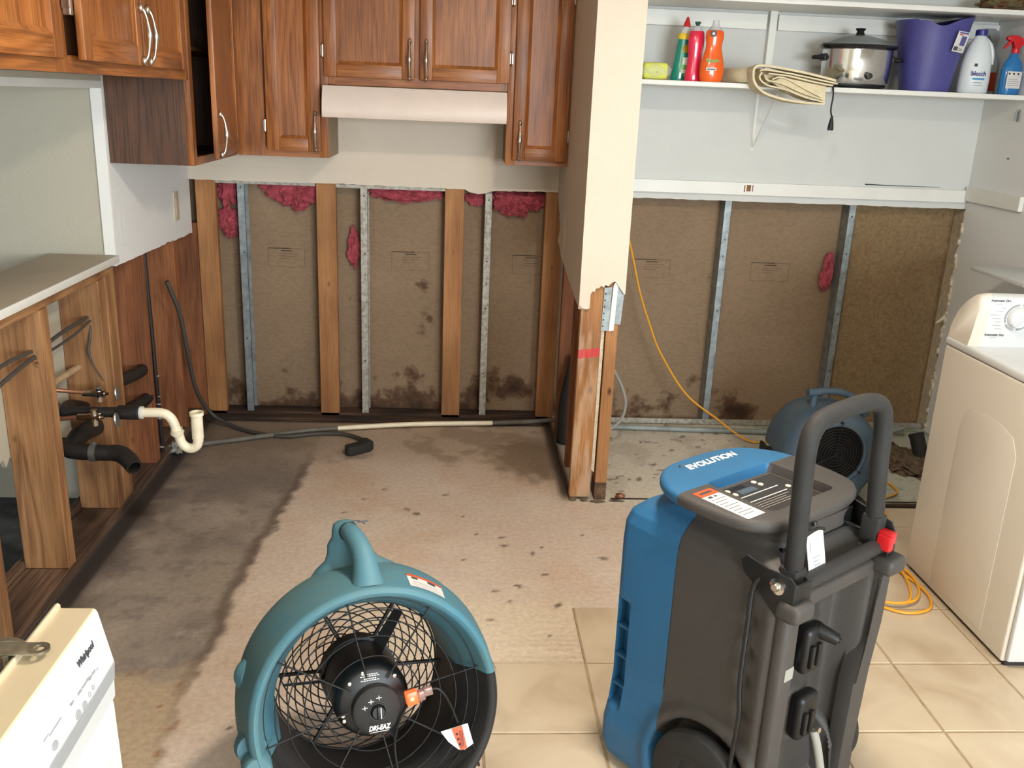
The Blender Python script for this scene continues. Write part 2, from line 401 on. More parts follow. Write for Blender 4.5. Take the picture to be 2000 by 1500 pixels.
def floor_slab():
    st = .0125; xs = np.arange(-1.40, 2.47, st); ys = np.arange(1.0, 4.47, st); X, Y = np.meshgrid(xs, ys)
    col = np.zeros(X.shape+(3,)); A = lambda c: np.array(c, float)
    def mix(m, c): 
        nonlocal col; col = col*(1-m[..., None])+A(c)*m[..., None]
    n1 = fbm(X, Y, 2.2, 1); n2 = fbm(X, Y, 7, 11); n3 = fbm(X, Y, 22, 21); n4 = fbm(X, Y, 45, 31, 2)
    col[:] = A((206, 188, 172)); mix(sstep(.45, .7, n1)*.5, (190, 164, 140)); mix(sstep(.5, .72, n2)*.45, (216, 202, 184)); mix(sstep(.5, .75, fbm(X, Y, 5, 77))*.35, (202, 168, 142))
    # old cabinet footprint: bare dark slab left of a ragged edge
    by = np.array([0, 1.89, 2.07, 2.23, 2.42, 2.6, 2.82, 3.28, 3.52, 4.4]); bx = np.array([-.70, -.69, -.70, -.69, -.667, -.682, -.673, -.646, -.620, -.60])
    edge = np.interp(Y, by, bx)+(n3-.5)*.045+(n2-.5)*.035
    dark = sstep(.012, -.012, X-edge)*sstep(4.2, 3.45, Y+(n2-.5)*.5)
    mix(dark, (156, 143, 130)); mix(dark*sstep(.42, .62, n1)*.8, (126, 114, 106)); mix(dark*sstep(.5, .72, n2)*.7, (172, 159, 146)); mix(dark*sstep(.56, .72, n3)*.4, (108, 98, 94))
    mix(dark*sstep(.03, 0, np.abs(X-edge+.02))*.6, (92, 74, 62))
    low = sstep(2.3, 2.12, Y+(n2-.5)*.35)*sstep(.02, -.02, X-edge)
    mix(low*.9, (186, 164, 134)); mix(low*sstep(.54, .66, n2)*.8, (150, 130, 100)); mix(low*sstep(.66, .74, n3)*.8, (136, 84, 56))
    # back strip and corner stains
    bk = sstep(3.62, 3.95, Y+(n2-.5)*.4)*sstep(.52, .48, X); mix(bk*.55, (170, 150, 128)); mix(bk*sstep(.48, .62, n2)*.55, (140, 120, 100)); mix(bk*sstep(-.35, -.9, X)*.6, (128, 116, 104))
    d2 = sstep(.26, .12, np.hypot((X-.38), (Y-3.86)*.8)+(n3-.5)*.16+(n2-.5)*.1); mix(d2*.75, (122, 102, 82))
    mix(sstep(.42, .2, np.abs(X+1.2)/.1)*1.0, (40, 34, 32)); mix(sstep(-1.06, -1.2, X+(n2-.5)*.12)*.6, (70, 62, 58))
    mix(sstep(.05, .01, np.abs(Y-4.32))*.8, (62, 48, 40))
    mix(sstep(.05, .012, np.abs(X-.487))*sstep(3.38, 3.5, Y)*.85, (56, 44, 36))
    # laundry side
    la = sstep(.49, .52, X)*sstep(3.36, 3.42, Y); mix(la, (212, 203, 186)); mix(la*sstep(.5, .64, n2)*.6, (186, 176, 158)); mix(la*sstep(.70, .76, n3)*.8, (110, 98, 86))
    gr = la*sstep(1.3, 1.7, X); mix(gr*.7, (172, 178, 162)); mix(gr*sstep(.58, .66, n2)*.6, (130, 138, 122))
    # plaster smear trowelled beside the tiles
    th = sstep(.0, .05, X+.35+(n2-.5)*.4)*sstep(.43, .40, X)*sstep(2.26, 2.29, Y)*sstep(2.68, 2.58, Y+(n3-.5)*.1); mix(th*.7, (214, 198, 172))
    lines = (np.sin(Y*2*PI/.022+n2*3) > .3)*th*sstep(.12, .3, X)*sstep(2.5, 2.35, Y); mix(lines*.28, (160, 138, 112))
    # nail pits and chips
    rs = np.random.RandomState(5)
    sp = [(-.17, 3.31), (-.13, 3.27), (.2, 3.01), (.55, 2.92), (.235, 2.72), (.137, 2.515), (.357, 2.6), (-.5, 2.245), (.3, 2.95), (-.41, 3.05), (.42, 3.2), (.1, 3.1), (.05, 2.9), (-.93, 2.56), (.32, 2.42), (.2, 2.62), (-.55, 2.0), (.05, 3.25), (.5, 3.1), (.33, 2.8), (-.35, 3.4), (-.02, 3.45), (1.0, 4.05), (.95, 4.1)]
    sp += [(rs.uniform(-.5, .6), rs.uniform(2.35, 3.6)) for _ in range(14)]+[(rs.uniform(.7, 1.4), rs.uniform(3.45, 4.2)) for _ in range(16)]
    for k, (px, py) in enumerate(sp):
        r = .022 if k < 10 else rs.uniform(.006, .016); a = rs.uniform(0, PI)
        u = (X-px)*math.cos(a)+(Y-py)*math.sin(a); v = -(X-px)*math.sin(a)+(Y-py)*math.cos(a)
        mix(sstep(r, r*.3, np.hypot(u, v*2.1)+(n4-.5)*.02)*.8, (74, 58, 48))
    Z = -.0006+(n2-.5)*.0; H, W = X.shape
    vs = np.stack([X.ravel(), Y.ravel(), np.full(X.size, 0.0)], 1); idx = np.arange(X.size).reshape(H, W)
    f = np.stack([idx[:-1, :-1], idx[:-1, 1:], idx[1:, 1:], idx[1:, :-1]], -1).reshape(-1, 4)
    me = bpy.data.meshes.new('floor'); me.from_pydata(vs.tolist(), [], f.tolist())
    at = me.color_attributes.new('slab', 'FLOAT_COLOR', 'POINT')
    c = col.reshape(-1, 3)/255; c = np.where(c <= .04045, c/12.92, ((c+.055)/1.055)**2.4); at.data.foreach_set('color', np.hstack([c, np.ones((len(c), 1))]).ravel().astype(np.float32))
    m, nt, b = newmat('worn_concrete'); L = nt.links
    va = N(nt, 'ShaderNodeVertexColor', layer_name='slab'); tc = N(nt, 'ShaderNodeTexCoord')
    nz = N(nt, 'ShaderNodeTexNoise'); nz.inputs['Scale'].default_value = 55; nz.inputs['Detail'].default_value = 6; nz.inputs['Roughness'].default_value = .7; L.new(tc.outputs['Object'], nz.inputs['Vector'])
    rr = ramp(nt, nz.outputs['Fac'], [(.3, (218, 214, 210)), (.6, (255, 255, 255))])
    mx = N(nt, 'ShaderNodeMix', data_type='RGBA', blend_type='MULTIPLY'); mx.inputs[0].default_value = .8
    L.new(va.outputs['Color'], mx.inputs[6]); L.new(rr.outputs[0], mx.inputs[7]); L.new(mx.outputs[2], b.inputs['Base Color'])
    bp = N(nt, 'ShaderNodeBump'); bp.inputs['Strength'].default_value = .35; bp.inputs['Distance'].default_value = .004; L.new(nz.outputs['Fac'], bp.inputs['Height']); L.new(bp.outputs[0], b.inputs['Normal'])
    b.inputs['Roughness'].default_value = .72
    me.materials.append(m); o = bpy.data.objects.new('floor', me); COL.objects.link(o); o['kind'] = 'structure'
floor_slab()
g = B(); g.box(-1.40, XR+.02, -3, 1.0, -.05, 0); g.box(-1.4, 2.47, 1.0, 4.47, -.05, -.002); struct('floor', g, 'tan_floor')
g = B(); g.box(-3.62, -1.40, -3, 3.5, -.05, -.0); struct('floor', g, 'carpet')
def tile_mat():
    m, nt, b = newmat('tan_ceramic_tile'); L = nt.links; tc = N(nt, 'ShaderNodeTexCoord')
    n = N(nt, 'ShaderNodeTexNoise'); n.inputs['Scale'].default_value = 5; n.inputs['Detail'].default_value = 6; n.inputs['Distortion'].default_value = .8; L.new(tc.outputs['Object'], n.inputs['Vector'])
    r = ramp(nt, n.outputs['Fac'], [(.3, (176, 156, 130)), (.5, (192, 174, 148)), (.7, (200, 184, 158))]); L.new(r.outputs[0], b.inputs['Base Color']); b.inputs['Roughness'].default_value = .42
    return m
M['tile'] = tile_mat(); M['grout'] = mat('grout', (166, 144, 114), .9, var=.12, vs=20)
cells = []
X0, Y0, T = .40, 2.272, .3055
for i in range(-1, 7):
    for j in range(-8, 4):
        xa, ya = X0+i*T, Y0+j*T
        if ya >= Y0-.01 and i < 0: continue
        if ya >= Y0+T-.01 and xa < 1.25: continue
        xb = min(xa+T, XR-.002); yb = min(ya+T, 3.365)
        if xb-xa < .02 or yb-ya < .02: continue
        cells.append((xa, xb, ya, yb))
g = B()
for c in cells: g.box(c[0]+.0035, c[1]-.0035, c[2]+.0035, c[3]-.0035, .0, .0085, bev=.0018, seg=1)
struct('floor', g, 'tile')
g = B()
for c in cells: g.box(c[0], c[1], c[2], c[3], -.001, .0055)
struct('floor', g, 'grout')
g = B(); g.box(1.22, 1.72+.72, 3.372, 3.40, 0, .012, bev=.002); g.box(.66, 2.44, 3.43, 3.436, 0, .004); struct('trim_1', g, 'wet_wood_x')
g = B(); g.box(.489, .497, 3.46, 4.33, 0, .014, bev=.002); struct('trim_2', g, 'wet_wood')

# ------------------------------------------------------------------ shell
def kraft():
    m, nt, b = newmat('brown_kraft_sheathing'); L = nt.links; tc = N(nt, 'ShaderNodeTexCoord'); sx = N(nt, 'ShaderNodeSeparateXYZ'); L.new(tc.outputs['Object'], sx.inputs[0])
    n = N(nt, 'ShaderNodeTexNoise'); n.inputs['Scale'].default_value = 2.4; n.inputs['Detail'].default_value = 4; L.new(tc.outputs['Object'], n.inputs['Vector'])
    r = ramp(nt, n.outputs['Fac'], [(.3, (134, 112, 88)), (.7, (146, 123, 98))])
    n2 = N(nt, 'ShaderNodeTexNoise'); n2.inputs['Scale'].default_value = 5.5; n2.inputs['Detail'].default_value = 5; n2.inputs['Roughness'].default_value = .6; L.new(tc.outputs['Object'], n2.inputs['Vector'])
    mr = N(nt, 'ShaderNodeMapRange'); mr.inputs[1].default_value = .02; mr.inputs[2].default_value = .34; mr.inputs[3].default_value = .13; mr.inputs[4].default_value = -.12; L.new(sx.outputs[2], mr.inputs[0])
    ad = N(nt, 'ShaderNodeMath', operation='ADD'); L.new(n2.outputs['Fac'], ad.inputs[0]); L.new(mr.outputs[0], ad.inputs[1])
    rs = ramp(nt, ad.outputs[0], [(.55, (255, 255, 255)), (.63, (170, 150, 136)), (.74, (118, 98, 84))])
    mx = N(nt, 'ShaderNodeMix', data_type='RGBA', blend_type='MULTIPLY'); mx.inputs[0].default_value = 1; L.new(r.outputs[0], mx.inputs[6]); L.new(rs.outputs[0], mx.inputs[7])
    n3 = N(nt, 'ShaderNodeTexNoise'); n3.inputs['Scale'].default_value = 90; mp = N(nt, 'ShaderNodeMapping'); mp.inputs['Scale'].default_value = (.5, 1, 1); L.new(tc.outputs['Object'], mp.inputs[0]); L.new(mp.outputs[0], n3.inputs['Vector'])
    r3 = ramp(nt, n3.outputs['Fac'], [(.35, (240, 238, 236)), (.6, (255, 255, 255))]); m2 = N(nt, 'ShaderNodeMix', data_type='RGBA', blend_type='MULTIPLY'); m2.inputs[0].default_value = 1
    L.new(mx.outputs[2], m2.inputs[6]); L.new(r3.outputs[0], m2.inputs[7]); L.new(m2.outputs[2], b.inputs['Base Color']); b.inputs['Roughness'].default_value = .85
    return m
M['kraft'] = kraft()
M['osb'] = mat('speckled_brown_board', (150, 126, 92), .9, rgb2=(122, 98, 68), vs=70, bump=.3)
YP = 4.452
g = B(); g.box(-1.5, 1.945, YP, YP+.02, -.02, CEIL); wb = struct('wall_back', g, 'kraft')
g = B(); g.box(1.945, 2.6, YP-.003, YP+.02, -.02, CEIL); struct('wall_back', g, 'osb')
for (x, w) in ((-.9, .175), (-.309, .182), (.279, .18), (.878, .185), (1.47, .195)):       # stencilled boxes on the board
    g = B(); z1 = .829; z0 = .739; t = .0022; y = YP-.0006
    g.box(x, x+w*.62, y-.0004, y, z1-t*.9, z1+t*.9); g.box(x+w*.62, x+w, y-.0003, y, z1-t*.3, z1+t*.2); g.box(x+w*.35, x+w*.66, y-.0004, y, z1-.013, z1-.009)
    for k in range(3): g.box(x+w*.3, x+w*(.82-.1*k), y-.0003, y, z1-.026-.012*k, z1-.0246-.012*k)
    g.box(x, x+t*.5, y-.0003, y, z0, z1); g.box(x+w-t*.5, x+w, y-.0003, y, z0, z1); g.box(x, x+w, y-.0003, y, z0, z0+t*.4)
    obj('stencil_mark', g, 'ink', wb, smooth=False)
# kitchen drywall above the cut line (ragged underside)
poly = jag((XL, 1.15), (-.56, 1.152), 26, .002, 1)+jag((-.55, 1.153), (.03, 1.147), 26, .002, 2)+[(.04, 1.146), (.06, 1.135), (.10, 1.128), (.135, 1.132), (.16, 1.142)]+jag((.18, 1.145), (XP0, 1.15), 14, .002, 3)+[(XP0, CEIL), (XL, CEIL)]
g = B(); g.prism(poly, 0, .013, XZ(4.347)); struct('wall_back', g, 'wall_cream')
g = B(); g.box(-1.11, -.655, 4.362, 4.40, 1.137, 1.155); g.box(-.56, -.055, 4.362, 4.40, 1.134, 1.15); struct('trim_3', g, 'galv_dirty')
g = B(); g.box(-1.18, -.50, 4.3445, 4.3475, 1.2135, 1.2155); g.box(-.50, XP0, 4.3455, 4.3475, 1.2138, 1.2152); struct('trim_4', g, 'outlet')
# laundry drywall and rails
poly = jag((XP1, 1.137), (XR, 1.137), 60, .0016, 4)+[(XR, CEIL), (XP1, CEIL)]
g = B(); g.prism(poly, 0, .013, XZ(4.347)); struct('wall_back', g, 'wall_white')
g = B(); g.box(XP1, 2.441, 4.328, 4.347, 1.168, 1.226, bev=.002); struct('trim_5', g, 'trim')
g = B(); g.box(1.352, 1.357, 4.3265, 4.3285, 1.182, 1.214); g.box(1.364, 1.384, 4.3268, 4.3285, 1.186, 1.216); g.box(1.391, 1.395, 4.3265, 4.3285, 1.186, 1.216); struct('trim_6', g, 'fir_z')
g = B(); g.tube([(1.94, 4.345, 1.237), (2.1, 4.344, 1.2355), (2.31, 4.345, 1.2355)], [.003, .0018, .001], 6); struct('trim_7', g, 'dark_print')
g = B(); g.box(XP1, 1.372, 4.329, 4.347, 1.90, 1.966, bev=.002); g.box(1.424, 2.45, 4.329, 4.347, 1.90, 1.966, bev=.002); struct('trim_8', g, 'trim')
g = B(); g.box(1.381, 1.415, 4.318, 4.347, 1.66, 2.40, bev=.003); struct('trim_9', g, 'trim')
# right wall: ragged vertical edge beside the opened bay
rnd = random.Random(9); pts = []
for k in range(90):
    z = -.0+1.137*k/89; pts.append((4.338+rnd.uniform(-.006, .006)+(.008 if (k//3) % 3 == 0 else 0), z))
poly = [(-.4, 0)]+pts+[(4.347, 1.14), (4.347, CEIL), (-.4, CEIL)]
g = B(); g.prism(poly, 0, .013, YZ(XR)); struct('wall_right', g, 'wall_bright')
g = B(); g.box(XR+.0135, XR+.10, -.4, 4.47, -.02, CEIL); struct('wall_right', g, 'gyp')
g = B()
for k in range(34):
    z = rnd.uniform(.02, 1.1); g.blob((XR-.004, 4.336+rnd.uniform(-.01, .008), z), (.007, .008, rnd.uniform(.008, .02)), 2, .5, 2, k)
g.raw([(2.445, 4.335, .62), (2.45, 4.33, .60), (2.40, 4.33, .575), (2.402, 4.326, .572)], [(0, 1, 3, 2)])
struct('trim_10', g, 'paper')
g = B(); g.box(2.430, 2.45, 3.885, 4.328, 1.178, 1.241, bev=.002); struct('trim_11', g, 'trim')
# left wall: upper drywall, header over the pass-through, opening edge
poly = jag((4.347, .905), (3.95, .917), 18, .004, 5)+jag((3.93, .915), (3.36, .925), 14, .002, 6)+[(3.372, .962), (3.372, CEIL), (4.347, CEIL)]
g = B(); g.prism(poly, 0, .013, YZ(XL-.001)); struct('wall_left', g, 'wall_bright')
g = B(); g.box(XL-.14, XL-.002, 3.40, 4.36, .955, CEIL); g.box(XL-.15, XL-.002, 3.385, 3.46, .94, CEIL); struct('wall_left', g, 'wall_beige')
g = B(); g.box(XL-.14, XL+.012, -3, 3.372, 1.56, CEIL); struct('wall_left', g, 'wall_beige')
g = B(); g.box(-1.262, XL+.0115, 3.366, 3.372, .964, 1.562); g.box(-1.262, XL+.0135, 1.0, 3.373, 1.538, 1.562); struct('trim_12', g, 'trim')
g = B(); g.box(-3.62, -1.262, 3.374, 3.46, .94, CEIL); g.box(-3.62, -1.40, 3.374, 3.46, 0, .94); struct('wall_left', g, 'wall_beige')
g = B(); g.box(-1.5, -1.385, 3.46, 4.47, -.02, CEIL); struct('wall_left', g, 'tub')
poly = [(.6, .30)]+jag((.62, .31), (2.62, .40), 8, .012, 71)+[(2.66, .43), (2.70, .435), (2.715, .405), (2.74, .428), (2.80, .405), (2.83, .38)]+jag((2.86, .36), (3.14, .33), 4, .012, 8)+[(3.18, .31), (3.25, .30), (3.25, .938), (.6, .938)]
g = B(); g.prism(poly, 0, .012, YZ(-1.388)); struct('wall_left', g, 'wall_beige')
g = B(); g.box(-1.40, -1.376, .6, 3.37, 0, .06); struct('baseboard_left', g, 'wet_wood')
g = B(); g.box(-1.255, -1.236, -3, .6, 0, 1.56); struct('wall_left', g, 'wall_beige')
# partition
LB = lambda y: .80+(y-3.42)*.135
poly = [(3.4182, .80), (3.45, .81)]+jag((3.5, LB(3.5)), (4.1, LB(4.1)), 16, .003, 10)+[(4.16, .915), (4.2, .93), (4.235, .925), (4.25, .95), (4.225, .965), (4.2, .99), (4.21, 1.03), (4.24, 1.04), (4.235, 1.06), (4.347, 1.12), (4.347, CEIL), (3.4182, CEIL)]
g = B(); g.prism(poly, 0, .012, YZ(.475)); struct('wall_partition', g, 'wall_cream')
poly = [(.475, .818), (.487, .806), (.503, .802), (.516, .806), (.517, .86), (.523, .872), (.532, .871), (.536, .884), (.548, .886), (.556, .895), (.566, .888), (.571, .898), (.583, .893), (.59, .902), (.60, .911), (.61, .912), (.618, .90), (.632, .882), (.642, .868), (.648, .862), (.650, .87), (.650, CEIL), (.475, CEIL)]
g = B(); g.prism(poly, 0, .013, XZ(3.405)); struct('wall_partition', g, 'wall_cream')
poly = [(3.418, .87)]+jag((3.45, .95), (4.3, 1.12), 10, .004, 12)+[(4.347, 1.137), (4.347, CEIL), (3.418, CEIL)]
g = B(); g.prism(poly, 0, .012, YZ(.638)); struct('wall_partition', g, 'wall_white')
g = B(); g.box(-3.62, XR+.1, -3.02, 4.47, CEIL, CEIL+.05); struct('ceiling', g, 'ceiling')
g = B(); g.box(-3.72, -3.62, -3, 3.46, 0, CEIL); struct('wall_far_left', g, 'wall_beige')
# near wall with the window and the glazed door that light the rooms
wx0, wx1, wz0, wz1 = .8, 2.3, .92, 2.08; dx0, dx1, dz1 = -3.05, -1.55, 2.05
g = B()
for (a, b_, c, d_) in ((-3.72, dx0, 0, CEIL), (dx0, dx1, dz1, CEIL), (dx1, wx0, 0, CEIL), (wx0, wx1, 0, wz0), (wx0, wx1, wz1, CEIL), (wx1, XR+.1, 0, CEIL)): g.box(a, b_, -3.12, -3.0, c, d_)
struct('wall_near', g, 'wall_cream')
def glazed(name, x0, x1, z0, z1, nx, nz):
    g = B(); w = .05
    g.box(x0, x1, -3.02, -2.87, z0, z0+w); g.box(x0, x1, -3.02, -2.87, z1-w, z1); g.box(x0, x0+w, -3.02, -2.87, z0, z1); g.box(x1-w, x1, -3.02, -2.87, z0, z1)
    for i in range(1, nx): x = x0+(x1-x0)*i/nx; g.box(x-.014, x+.014, -2.90, -2.87, z0, z1)
    for i in range(1, nz): z = z0+(z1-z0)*i/nz; g.box(x0, x1, -2.90, -2.87, z-.014, z+.014)
    f = struct(name, g, 'trim'); p = B(); p.box(x0, x1, -3.06, -3.055, z0, z1); obj('pane', p, 'glass', f)
g = B()
for (a, b_, c, d_) in ((-3.0, -2.0, 0, CEIL), (-2.0, -.4, 0, .58), (-2.0, -.4, 2.02, CEIL)): g.box(XR, XR+.1, a, b_, c, d_)
struct('wall_right', g, 'wall_white')
g = B(); w = .05; a, b_, c, d_ = -2.0, -.4, .58, 2.02
g.box(XR-.06, XR+.09, a, b_, c, c+w); g.box(XR-.06, XR+.09, a, b_, d_-w, d_); g.box(XR-.06, XR+.09, a, a+w, c, d_); g.box(XR-.06, XR+.09, b_-w, b_, c, d_); g.box(XR-.08, XR-.055, -1.215, -1.185, c, d_); g.box(XR-.08, XR-.055, a, b_, 1.29, 1.32)
f = struct('window_2', g, 'trim'); p = B(); p.box(XR+.07, XR+.075, a, b_, c, d_); obj('pane', p, 'glass', f)
glazed('window_1', wx0, wx1, wz0, wz1, 4, 3); glazed('door_1', dx0, dx1, 0, dz1, 2, 1)
# ------------------------------------------------------------------ framing on the left wall
def stud(name, m, x0, x1, y0, y1, z0, z1, label, group=None, cat='stud', holes=(), bev=.002):
    o = piece(name, B().box(x0, x1, y0, y1, z0, z1, bev=bev, seg=1), m, label, cat, group, org=((x0+x1)/2, (y0+y1)/2, z0), smooth=False)
    if holes:
        cs = []
        for (hx, hz, r) in holes:
            c = B(); c.lathe([(r, -.15), (r, .15)], 20, axis((hx-(x0+x1)/2, 0, hz-z0), (0, 1, 0))); cs.append(c)
        cut(o, cs)
    return o
XB = -1.375
GL = None
stud('wall_stud', 'pine_z', XB, XL, 2.315, 2.355, .038, .90, 'nearest bare pine stud under the sill, mostly cropped at the photo edge')
stud('wall_stud', 'pine_z', XB, XL, 2.745, 2.80, .038, .90, 'pine stud under the sill with two grey cables through one hole', holes=((-1.268, .764, .02),))
stud('wall_stud', 'pine_z', XB, XL, 3.205, 3.262, .038, .90, 'pine stud beside the shutoff valves, with a thin wire hanging from its hole', holes=((-1.277, .765, .02), (-1.332, .585, .02), (-1.262, .472, .036), (-1.290, .36, .035)))
stud('wall_stud', 'pine_z', -1.30, XL-.0005, 3.274, 3.362, .038, .925, 'pale pine double stud that ends the sill, right behind the valve stud')
stud('wall_stud', 'fir_dark', -1.47, XL, 3.645, 3.70, .038, .925, 'reddish stud with two black drain pipes passing through it', holes=((-1.262, .453, .036), (-1.256, .328, .036)))
stud('wall_stud', 'fir_dark', -1.47, XL, 4.09, 4.14, .038, .93, 'wide brown stud with one dark knot behind the black conduit line')
stud('wall_stud', 'fir_dark', -1.37, -1.205, 4.37, 4.408, .0, .95, 'dark reddish board in the inside corner of the left wall')
o = piece('top_plate', B().box(XB, XL, .6, 3.335, .902, .937, bev=.002, seg=1), 'pine_y', 'pine top plate running under the white sill', 'framing', org=(-1.3, 2, .902), smooth=False)
o = piece('bottom_plate', B().box(XB, XL, .6, 4.40, .0, .037, bev=.003, seg=1), 'wet_wood', 'water-stained bottom plate along the foot of the left wall', 'framing', org=(-1.3, 2, 0), smooth=False)
o = piece('counter_sill', B().box(-1.463, -1.218, .6, 3.365, .939, .963, bev=.003), 'sill_top', 'white painted sill board on top of the open stud wall', 'sill', org=(-1.3, 2, .939)); obj('front_edge', B().box(-1.2179, -1.2115, .6, 3.365, .9385, .9645, bev=.002), 'trim', o, world=True, label='bright white front edge')
# ------------------------------------------------------------------ framing on the back wall
zt = 1.147
for (a, b_, m, lab) in ((-1.203, -1.112, 'fir_z', 'leftmost orange wood stud of the back wall, in the corner by the dark boards'), (-.652, -.561, 'fir_z', 'orange wood stud below the left end of the range hood'),
                    (-.054, .036, 'fir_z', 'orange wood stud below the right half of the range hood'), (.42, .508, 'fir_z', 'orange wood stud against the partition, under the right cabinet')):
    stud('wall_stud', m, a, b_, 4.362, 4.40, .012, zt+.006, lab)
g = B(); g.box(XL+.03, XP0, 4.362, 4.45, -.0, .03, bev=.003); piece('bottom_plate', g, 'wet_wood_x', 'blackened bottom plate under the back wall studs of the kitchen', 'framing', org=(-.4, 4.4, 0), smooth=False)
def metal_stud(xc, z0, z1, m, label, lean=0, hs=()):
    w = .017; g = B(); t = .0012; d = .075
    g.box(xc-w, xc+w, 4.365, 4.365+t, z0, z1); g.box(xc-w, xc-w+t, 4.365, 4.365+d, z0, z1); g.box(xc-w, xc+w, 4.365+d, 4.365+d+t, z0, z1); g.box(xc+w-t, xc+w, 4.365, 4.372, z0, z1)
    bm = g.bm; bm.transform(Matrix.Translation((-xc, -4.37, -z0))); 
    if lean: bm.transform(Matrix.Rotation(lean, 4, 'Y'))
    o = obj('metal_stud', g, m, smooth=False); o.location = (xc, 4.37, z0); tag(o, label, 'stud')
    s = B()
    for (dx, z) in hs: s.lathe([(.004, -.001), (.004, .0015), (0, .002)], 8, axis((dx, -.0062, z-z0), (0, -1, 0)))
    if hs: obj('screw', s, 'dark_print', o)
metal_stud(-.997, .012, 1.143, 'galv', 'clean galvanised metal stud at the left end of the back wall', hs=((0, 1.12), (.004, .82), (-.002, .4)))
metal_stud(-.432, .012, 1.14, 'galv_dirty', 'mould-speckled metal stud in the middle of the back wall', hs=((0, 1.1), (.003, .83), (0, .3)))
metal_stud(.151, .012, 1.13, 'galv_dirty', 'metal stud with dark screw heads beside the pink tuft right of centre', hs=((0, 1.1), (0, .81), (0, .7), (0, .58), (0, .25)))
metal_stud(1.297, .012, 1.137, 'galv', 'galvanised metal stud of the laundry wall nearer the partition', hs=((0, .95), (0, .87), (0, .6)))
metal_stud(1.908, .012, 1.137, 'galv', 'galvanised metal stud of the laundry wall behind the air mover', hs=((0, 1.08), (0, .9), (0, .6), (.006, .3)))
g = B(); g.box(XP1, XR, 4.363, 4.45, 0, .002); g.box(XP1, XR, 4.363, 4.3645, 0, .03); piece('floor_track', g, 'galv_dirty', 'galvanised floor track along the laundry back wall', 'framing', org=(1.5, 4.4, 0), smooth=False)
# pier framing
def red_marked():
    m = M['fir_z'].copy(); m.name = 'scraped_fir_with_red_mark'; nt = m.node_tree; L = nt.links; b = nt.nodes['Principled BSDF']; src = b.inputs['Base Color'].links[0].from_socket
    tc = N(nt, 'ShaderNodeTexCoord'); sx = N(nt, 'ShaderNodeSeparateXYZ'); L.new(tc.outputs['Object'], sx.inputs[0])
    n = N(nt, 'ShaderNodeTexNoise'); n.inputs['Scale'].default_value = 34; n.inputs['Detail'].default_value = 4; L.new(tc.outputs['Object'], n.inputs['Vector'])
    # z of the mark, sloping up to the right, with a rough edge
    a = N(nt, 'ShaderNodeMath', operation='MULTIPLY_ADD'); L.new(sx.outputs[0], a.inputs[0]); a.inputs[1].default_value = -.12; L.new(sx.outputs[2], a.inputs[2])
    c = N(nt, 'ShaderNodeMath', operation='MULTIPLY_ADD'); L.new(n.outputs['Fac'], c.inputs[0]); c.inputs[1].default_value = .016; L.new(a.outputs[0], c.inputs[2])
    d = N(nt, 'ShaderNodeMath', operation='COMPARE'); L.new(c.outputs[0], d.inputs[0]); d.inputs[1].default_value = .632; d.inputs[2].default_value = .017
    mx = N(nt, 'ShaderNodeMix', data_type='RGBA'); mm = N(nt, 'ShaderNodeMath', operation='MULTIPLY'); L.new(d.outputs[0], mm.inputs[0]); mm.inputs[1].default_value = .72; L.new(mm.outputs[0], mx.inputs[0]); mx.inputs[7].default_value = lin((206, 30, 58))
    # pale scrapes of old joint compound, more of them low down
    n2 = N(nt, 'ShaderNodeTexNoise'); n2.inputs['Scale'].default_value = 16; n2.inputs['Detail'].default_value = 5; mp = N(nt, 'ShaderNodeMapping'); mp.inputs['Scale'].default_value = (2.4, 1, .32); L.new(tc.outputs['Object'], mp.inputs[0]); L.new(mp.outputs[0], n2.inputs['Vector'])
    mr = N(nt, 'ShaderNodeMapRange'); mr.inputs[1].default_value = 0; mr.inputs[2].default_value = .75; mr.inputs[3].default_value = .16; mr.inputs[4].default_value = -.02; L.new(sx.outputs[2], mr.inputs[0])
    ad = N(nt, 'ShaderNodeMath', operation='ADD'); L.new(n2.outputs['Fac'], ad.inputs[0]); L.new(mr.outputs[0], ad.inputs[1])
    r = ramp(nt, ad.outputs[0], [(.52, (0, 0, 0)), (.68, (190, 190, 190))]); m2 = N(nt, 'ShaderNodeMix', data_type='RGBA'); L.new(r.outputs[0], m2.inputs[0]); L.new(src, m2.inputs[6]); m2.inputs[7].default_value = lin((206, 178, 150))
    L.new(m2.outputs[2], mx.inputs[6]); L.new(mx.outputs[2], b.inputs['Base Color']); return m
M['fir_mark'] = red_marked()
g = B(); g.box(.486, .569, 3.421, 3.459, .012, 2.42, bev=.002, seg=1); piece('partition_stud', g, 'fir_mark', 'scraped end stud of the partition with a red paint stripe', 'stud', org=(.527, 3.44, .0), smooth=False)
g = B(); g.box(.589, .636, 3.424, 3.513, .075, 2.42, bev=.002, seg=1); o = piece('partition_stud', g, 'fir_z', 'narrow orange stud on the laundry side of the partition end, rotted foot', 'stud', org=(.61, 3.46, .0), smooth=False)
g = B(); g.box(.588, .637, 3.423, 3.514, .0, .075, bev=.004); obj('rotted_foot', g, 'wet_wood', o, world=True)
g = B(); g.prism([(.570, .13), (.582, .12), (.584, .72), (.571, .72)], 0, .03, XZ(3.428)); piece('drywall_scrap', g, 'gyp', 'thin strip of broken drywall between the two partition end studs', 'drywall scrap', org=(.577, 3.43, .12), smooth=False)
